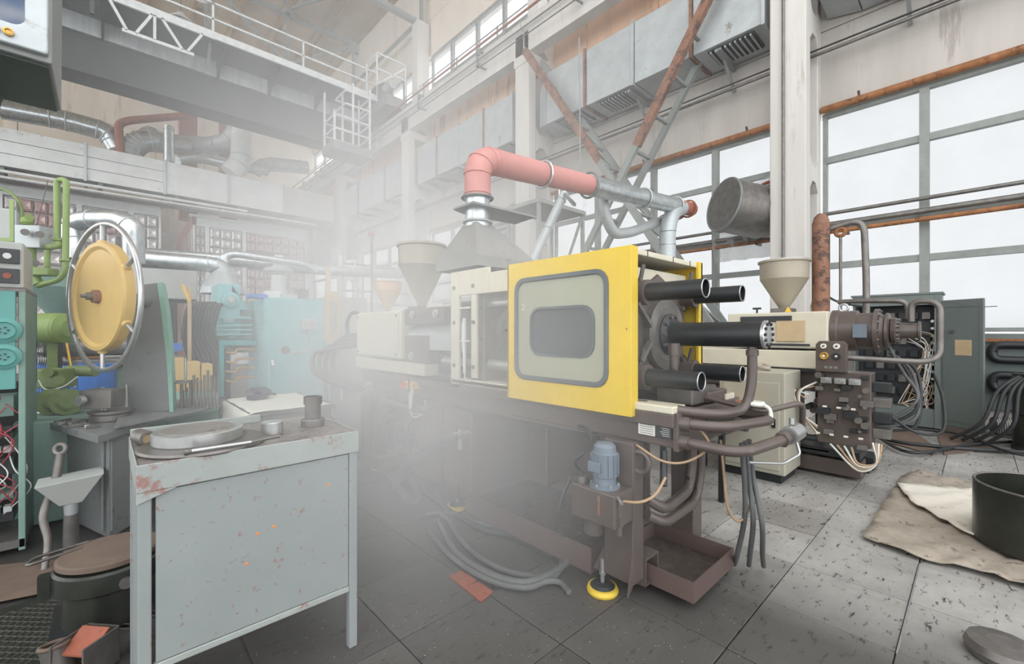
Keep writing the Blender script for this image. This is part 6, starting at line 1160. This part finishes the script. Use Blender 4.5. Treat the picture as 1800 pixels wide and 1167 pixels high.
def Cc(name, mb, m, b=0.0, **k): return mb.build(name, m, cmn, b, **k)
yy = 6.7; cx = lambda px, py=583, y=6.7: AY(px, py, y)
Cc('front_plate', MB().box(cx(383).x, cx(423).x, yy, yy + .5, 1.3, 1.98), 'cyan', .02); Cc('upper_bracket', MB().prism([cx(408, 500), cx(438, 545), cx(423, 545), cx(405, 520)], (0, .4, 0)), 'cyan', .005)
for px, py, r_ in ((405, 527, .1), (402, 563, .07), (406, 588, .06)): c = cx(px, py); d_ = Cc('dial_ring', MB().lathe([(r_, 0), (r_, .04), (r_ * .7, .05), (0, .05)], (c.x, yy, c.z), (0, -1, 0), n=24), 'cyan'); MB().cyl((c.x, yy - .05, c.z), (c.x, yy - .08, c.z), r_ * .4, n=16).build('dial_hub', 'panel_grey', d_)
Cc('curved_housing', MB().cyl((cx(430).x, yy + .1, 1.42), (cx(430).x, yy + .8, 1.42), .35, n=28), 'turq_dark'); Cc('rail', MB().box(cx(383).x, cx(440).x, yy - .05, yy, 1.52, 1.56), 'cyan', .004)
Cc('table', MB().box(cx(378).x, cx(440).x, yy - .3, yy + .3, 1.18, 1.24), 'cyan_deep', .006); Cc('frame_post', MB().box(cx(378).x, cx(386).x, yy - .3, yy - .2, 0, 1.18), 'cyan_deep', .006)
for k, z in enumerate((1.1, .98, .86, .74)): Cc('brass_pipe', MB().tube([(cx(390).x, yy - .25, z), (cx(405).x, yy - .25, z - .02), (cx(412).x, yy - .25, z + .03), (cx(440).x, yy - .25, z + .02)], .015, n=7, smooth=True), 'brass')
for z in (1.3, 1.36, 1.42): Cc('cyan_pipe', MB().cyl((cx(350).x, yy - .1, z), (cx(440).x, yy - .1, z + .02), .014, n=8), 'cyan')
hn = thing('hose_bundle', 'bundle of thick black hoses hanging beside the cyan machine', 'hose', (.9, 6.6, 1))
for k in range(9): a = cx(330 + 6.5 * k, 545, 6.5); MB().tube([a + Vector((.1, .3, .1)), a, a + Vector((-.04, 0, -.3)), a + Vector((.02 + .01 * k, 0, -.6)), a + Vector((.05, 0, -.9))], .028, n=8, smooth=True).build('hose', 'rubber', hn)
MB().bar(cx(333, 505, 6.4), cx(333, 640, 6.4), .035).build('wooden_post', 'cardboard', hn); MB().bar(cx(320, 500, 6.4), cx(333, 530, 6.4), .06, .03).build('yellow_bar', 'yellow_plastic', hn)
yc = thing('yellow_boxes', 'low row of ochre machine covers below the black hoses', 'machine', (.7, 6.2, 0)); 
for k, (a, b_, t_) in enumerate(((297, 325, 630), (328, 352, 636), (354, 374, 640))): MB().box(cx(a, 0, 6.2).x, cx(b_, 0, 6.2).x, 6.2, 6.6, .55, cx(a, t_, 6.2).z).build('cover', 'wheel_yellow', yc, .008)
MB().box(cx(290, 0, 6.2).x, cx(400, 0, 6.2).x, 6.25, 6.9, 0, .55).build('lower_frame', 'dark', yc); MB().box(cx(302, 0, 6.2).x, cx(322, 0, 6.2).x, 6.25, 6.5, 1.13, 1.22).build('blue_box', 'blue', yc, .006)
tb2 = thing('narrow_pipe', 'thin cyan pipe standing against the right side of the cyan cabinet', 'pipe', (2.25, 5.9, 0)); MB().tube([AZ(582, 745, 0), AY(575, 640, 5.9), AY(571, 600, 5.9)], .02, n=8).build('pipe_run', 'cyan', tb2)
dk_ = thing('dark_doorway_box', 'dark grey machine housing in the gap between press column and hoses', 'machine', (.3, 9, 0)); a = AY(285, 545, 9).x; b2 = AY(312, 545, 9).x; MB().box(a - .4, b2, 9, 10.5, 0, 1.85).build('housing', 'dark', dk_, .02); MB().box(a - .4, b2 + .3, 9.2, 10.5, 1.9, 2.6).build('upper_panel', 'white_panel', dk_, .02)
# silver pipes over the cyan machines
duct_run('round_duct', [AY(248, 455, 8), AY(355, 463, 8), AY(392, 468, 8), AY(396, 500, 8)], .12, 'silver pipe running right from behind the wheel and bending down', seams=(.35, .6, .8), bend=.4)
duct_run('round_duct', [AY(250, 447, 8.6), AY(400, 456, 8.6), AY(560, 475, 8.6), AY(710, 482, 8.6)], .1, 'long thin silver pipe across the left middle above the cyan cabinet', seams=(.25, .5, .8), bend=.5)
duct_run('round_duct', [AY(396, 462, 8.2), AY(394, 450, 8.2), AY(412, 446, 8.2), AY(540, 465, 8.2), AY(556, 478, 8.2)], .06, 'narrow silver pipe hopping over the long one', seams=(.3, .6), bend=.25)
duct_run('round_duct', [AD(125, 395, 4.9), AD(150, 385, 4.9), AD(215, 385, 4.9), AD(234, 400, 4.9), AD(236, 462, 4.95)], .1, 'silver pipe bend showing behind the top of the handwheel', seams=(.3, .7), bend=.3)
duct_run('round_duct', [AD(135, 455, 4.9), AD(130, 420, 4.9), AD(122, 398, 4.9)], .1, 'short silver upright joining the bend behind the handwheel', seams=(.5,), bend=.2)
MB().box(AD(207, 400, 5.2).x, AD(225, 400, 5.2).x + .1, AD(207, 400, 5.2).y, AD(207, 400, 5.2).y + .2, AD(207, 450, 5.2).z, AD(207, 415, 5.2).z).build('tmp', 'dirty_steel'); o = bpy.data.objects['tmp']; o.name = 'louvred_vent'; MB().cyl((o.location.x, o.location.y + .1, 0), (o.location.x, o.location.y + .1, o.location.z), .03, n=8).build('vent_stand', 'dirty_steel', o); tag(o, 'small dark louvred vent box seen inside the handwheel', 'vent')
def cone_hopper(px, py, y, s, label, m, stand=True):
    c = AY(px, py, y); r = thing('feed_hopper', label, 'hopper', (c.x, c.y, c.z)); MB().lathe([(.04 * s, 0), (.2 * s, .3 * s), (.2 * s, .42 * s), (.22 * s, .43 * s), (.18 * s, .43 * s), (.03 * s, .02)], c, n=26).build('cone', m, r)
    MB().cyl((c.x, c.y, 0), c, .04 * s, n=12).build('stand_pipe', 'dark', r); return r
cone_hopper(682, 545, 6.2, 1.0, 'peach coloured hopper behind the left end of the main machine', 'orange_hopper')
r = thing('filter_unit', 'pale upright filter on the pipe above the cyan cabinet', 'filter', AY(490, 520, 8.3)); c = AY(490, 520, 8.3); MB().lathe([(.12, 0), (.12, .35), (.22, .42), (.24, .46), (.1, .5), (.06, .7)], c, n=24).build('filter_body', 'frame_white', r); MB().cyl((c.x, c.y, 0), c, .05, n=10).build('stand_pipe', 'dark', r)
r = thing('vacuum_hood', 'pale grey conical hood under the bent silver pipe', 'hood', AY(390, 515, 8)); c = AY(392, 517, 8); MB().lathe([(.3, 0), (.28, .1), (.14, .34), (.13, .4)], c, n=26).build('cone', 'galv_dull', r); MB().cyl((c.x, c.y, 0), c, .1, n=12).build('stand', 'dark', r)
# far yellow-guarded machine between the cabinet and the main machine
fm_ = thing('injection_moulding_machine', 'small distant machine with yellow guard right of the cyan cabinet', 'machine', (3.5, 9, 0)); p = AY(572, 600, 8.6); p2 = AY(597, 600, 8.6); za = AY(585, 512, 8.6).z; zb = AY(585, 605, 8.6).z
MB().plate_hole(rr(((p.x + p2.x) / 2, 8.6, (za + zb) / 2), (1, 0, 0), (0, 0, 1), p2.x - p.x, za - zb, .02), rr(((p.x + p2.x) / 2, 8.6, (za + zb) / 2), (1, 0, 0), (0, 0, 1), (p2.x - p.x) * .6, (za - zb) * .6, .06), (0, .05, 0)).build('guard_door', 'wheel_yellow', fm_); MB().box(p.x + .05, p2.x + .6, 8.66, 9.6, zb, za - .1).build('clamp_block', 'beige_cab', fm_, .01)
MB().box(p.x, p2.x + 1.4, 8.7, 9.5, .3, zb).build('bed', 'brown', fm_, .01); MB().box(p2.x + .6, p2.x + 1.4, 8.7, 9.4, zb, za - .3).build('injection_housing', 'cream', fm_, .01); MB().box(p.x + .1, p2.x + 1.2, 8.8, 9.4, 0, .3).build('base', 'dark', fm_)
MB().box(p.x - .02, p.x + .06, 8.5, 8.56, zb, za + .45).build('yellow_post', 'wheel_yellow', fm_)
for k in range(5):
    a = AY(612, 470 + 8 * k, 10 + k * .2)
r = thing('red_button_post', 'slim post with a small red round sign behind the cream injection unit', 'post', (3, 6.4, 0)); c = AY(653, 412, 7); MB().cyl((c.x, c.y, 0), c, .02, n=8).build('post', 'dirty_steel', r); MB().cyl(c + Vector((0, -.01, 0)), c + Vector((0, .01, 0)), .055, n=18).build('sign_disc', 'redrust', r)
r = thing('pipe_rack', 'thin pipe frame with valves behind the left end of the machine', 'pipe', (4, 8.2, 0)); 
for x, z0, z1 in ((AY(600, 480, 8.8).x, 0, 2.9), (AY(660, 480, 8.8).x, 0, 2.75), (AY(625, 480, 8.8).x, 1.2, 2.85)): MB().cyl((x, 8.8, z0), (x, 8.8, z1), .03, n=8).build('upright', 'galv', r)
for z in (2.75, 2.2, 1.95): MB().cyl((AY(598, 480, 8.8).x, 8.8, z), (AY(720, 480, 8.8).x, 8.8, z), .025, n=8).build('cross_pipe', 'galv', r)
# clutter on top of the cyan cabinet and the pipes behind
kr = random.Random(31)
for k, (px, w_, h_, m_, lb) in enumerate(((452, .22, .05, 'blue', 'flat blue box on top of the cyan cabinet'), (478, .16, .1, 'frame_white', 'white box on top of the cyan cabinet'), (505, .2, .07, 'panel_grey', 'low pale grey box on the cyan cabinet'), (530, .12, .14, 'dirty_steel', 'dark grey pump block at the right end of the cabinet top'))):
    p = AY(px, 520, 6.3); tag(MB().box(p.x - w_ / 2, p.x + w_ / 2, 6.2, 6.4, 1.78, 1.78 + h_).build('box', m_, None, .008), lb, 'box')
# ================================================================= HAZE: a bank of real steam between bench and machine
def haze(name, c, half, heading, sigma, label, noise=0.35):
    bm = bmesh.new(); bmesh.ops.create_icosphere(bm, subdivisions=4, radius=1.0)
    me = bpy.data.meshes.new(name); bm.to_mesh(me); bm.free(); o = bpy.data.objects.new(name, me); COL.objects.link(o)
    o.location = c; o.scale = half; o.rotation_euler = (0, 0, heading)
    m = bpy.data.materials.new(name); m.use_nodes = True; nt = m.node_tree; N = nt.nodes; L = nt.links; N.remove(N['Principled BSDF'])
    v = N.new('ShaderNodeVolumeScatter'); v.inputs['Color'].default_value = (0.985, 0.985, 0.985, 1); v.inputs['Anisotropy'].default_value = 0.0
    tc = N.new('ShaderNodeTexCoord'); ln = N.new('ShaderNodeVectorMath'); ln.operation = 'LENGTH'; L.new(tc.outputs['Object'], ln.inputs[0])
    a = N.new('ShaderNodeMath'); a.operation = 'POWER'; a.inputs[1].default_value = 2; L.new(ln.outputs['Value'], a.inputs[0])
    b = N.new('ShaderNodeMath'); b.operation = 'SUBTRACT'; b.inputs[0].default_value = 1; b.use_clamp = True; L.new(a.outputs[0], b.inputs[1])
    e = N.new('ShaderNodeMath'); e.operation = 'POWER'; e.inputs[1].default_value = 1.7; L.new(b.outputs[0], e.inputs[0])
    n = N.new('ShaderNodeTexNoise'); n.inputs['Scale'].default_value = 2.2; n.inputs['Detail'].default_value = 2; L.new(tc.outputs['Object'], n.inputs['Vector'])
    mr = N.new('ShaderNodeMapRange'); mr.inputs[1].default_value = .3; mr.inputs[2].default_value = .7; mr.inputs[3].default_value = sigma * (1 - noise); mr.inputs[4].default_value = sigma * (1 + noise); L.new(n.outputs['Fac'], mr.inputs[0])
    f = N.new('ShaderNodeMath'); f.operation = 'MULTIPLY'; L.new(e.outputs[0], f.inputs[0]); L.new(mr.outputs[0], f.inputs[1]); L.new(f.outputs[0], v.inputs['Density'])
    L.new(v.outputs[0], N['Material Output'].inputs['Volume']); me.materials.append(m)
    o['label'] = label; o['category'] = 'haze'; o['kind'] = 'stuff'; return o
HD = math.atan2(0.925, 0.474)
haze('steam_bank', (2.6, 5.1, 1.9), (5.2, 2.7, 3.2), HD, 0.19, 'white steam drifting between the workbench and the cyan cabinet')
haze('steam_cloud', (1.65, 2.35, 0.95), (1.85, 1.55, 1.4), 0.95, 0.50, 'near cloud of steam hanging around the central machine bed', 0.3)
haze('thin_haze', (6.0, 10.0, 3.5), (11.5, 6.0, 6.5), HD, 0.045, 'thin haze filling the whole hall behind the machines', 0.15)
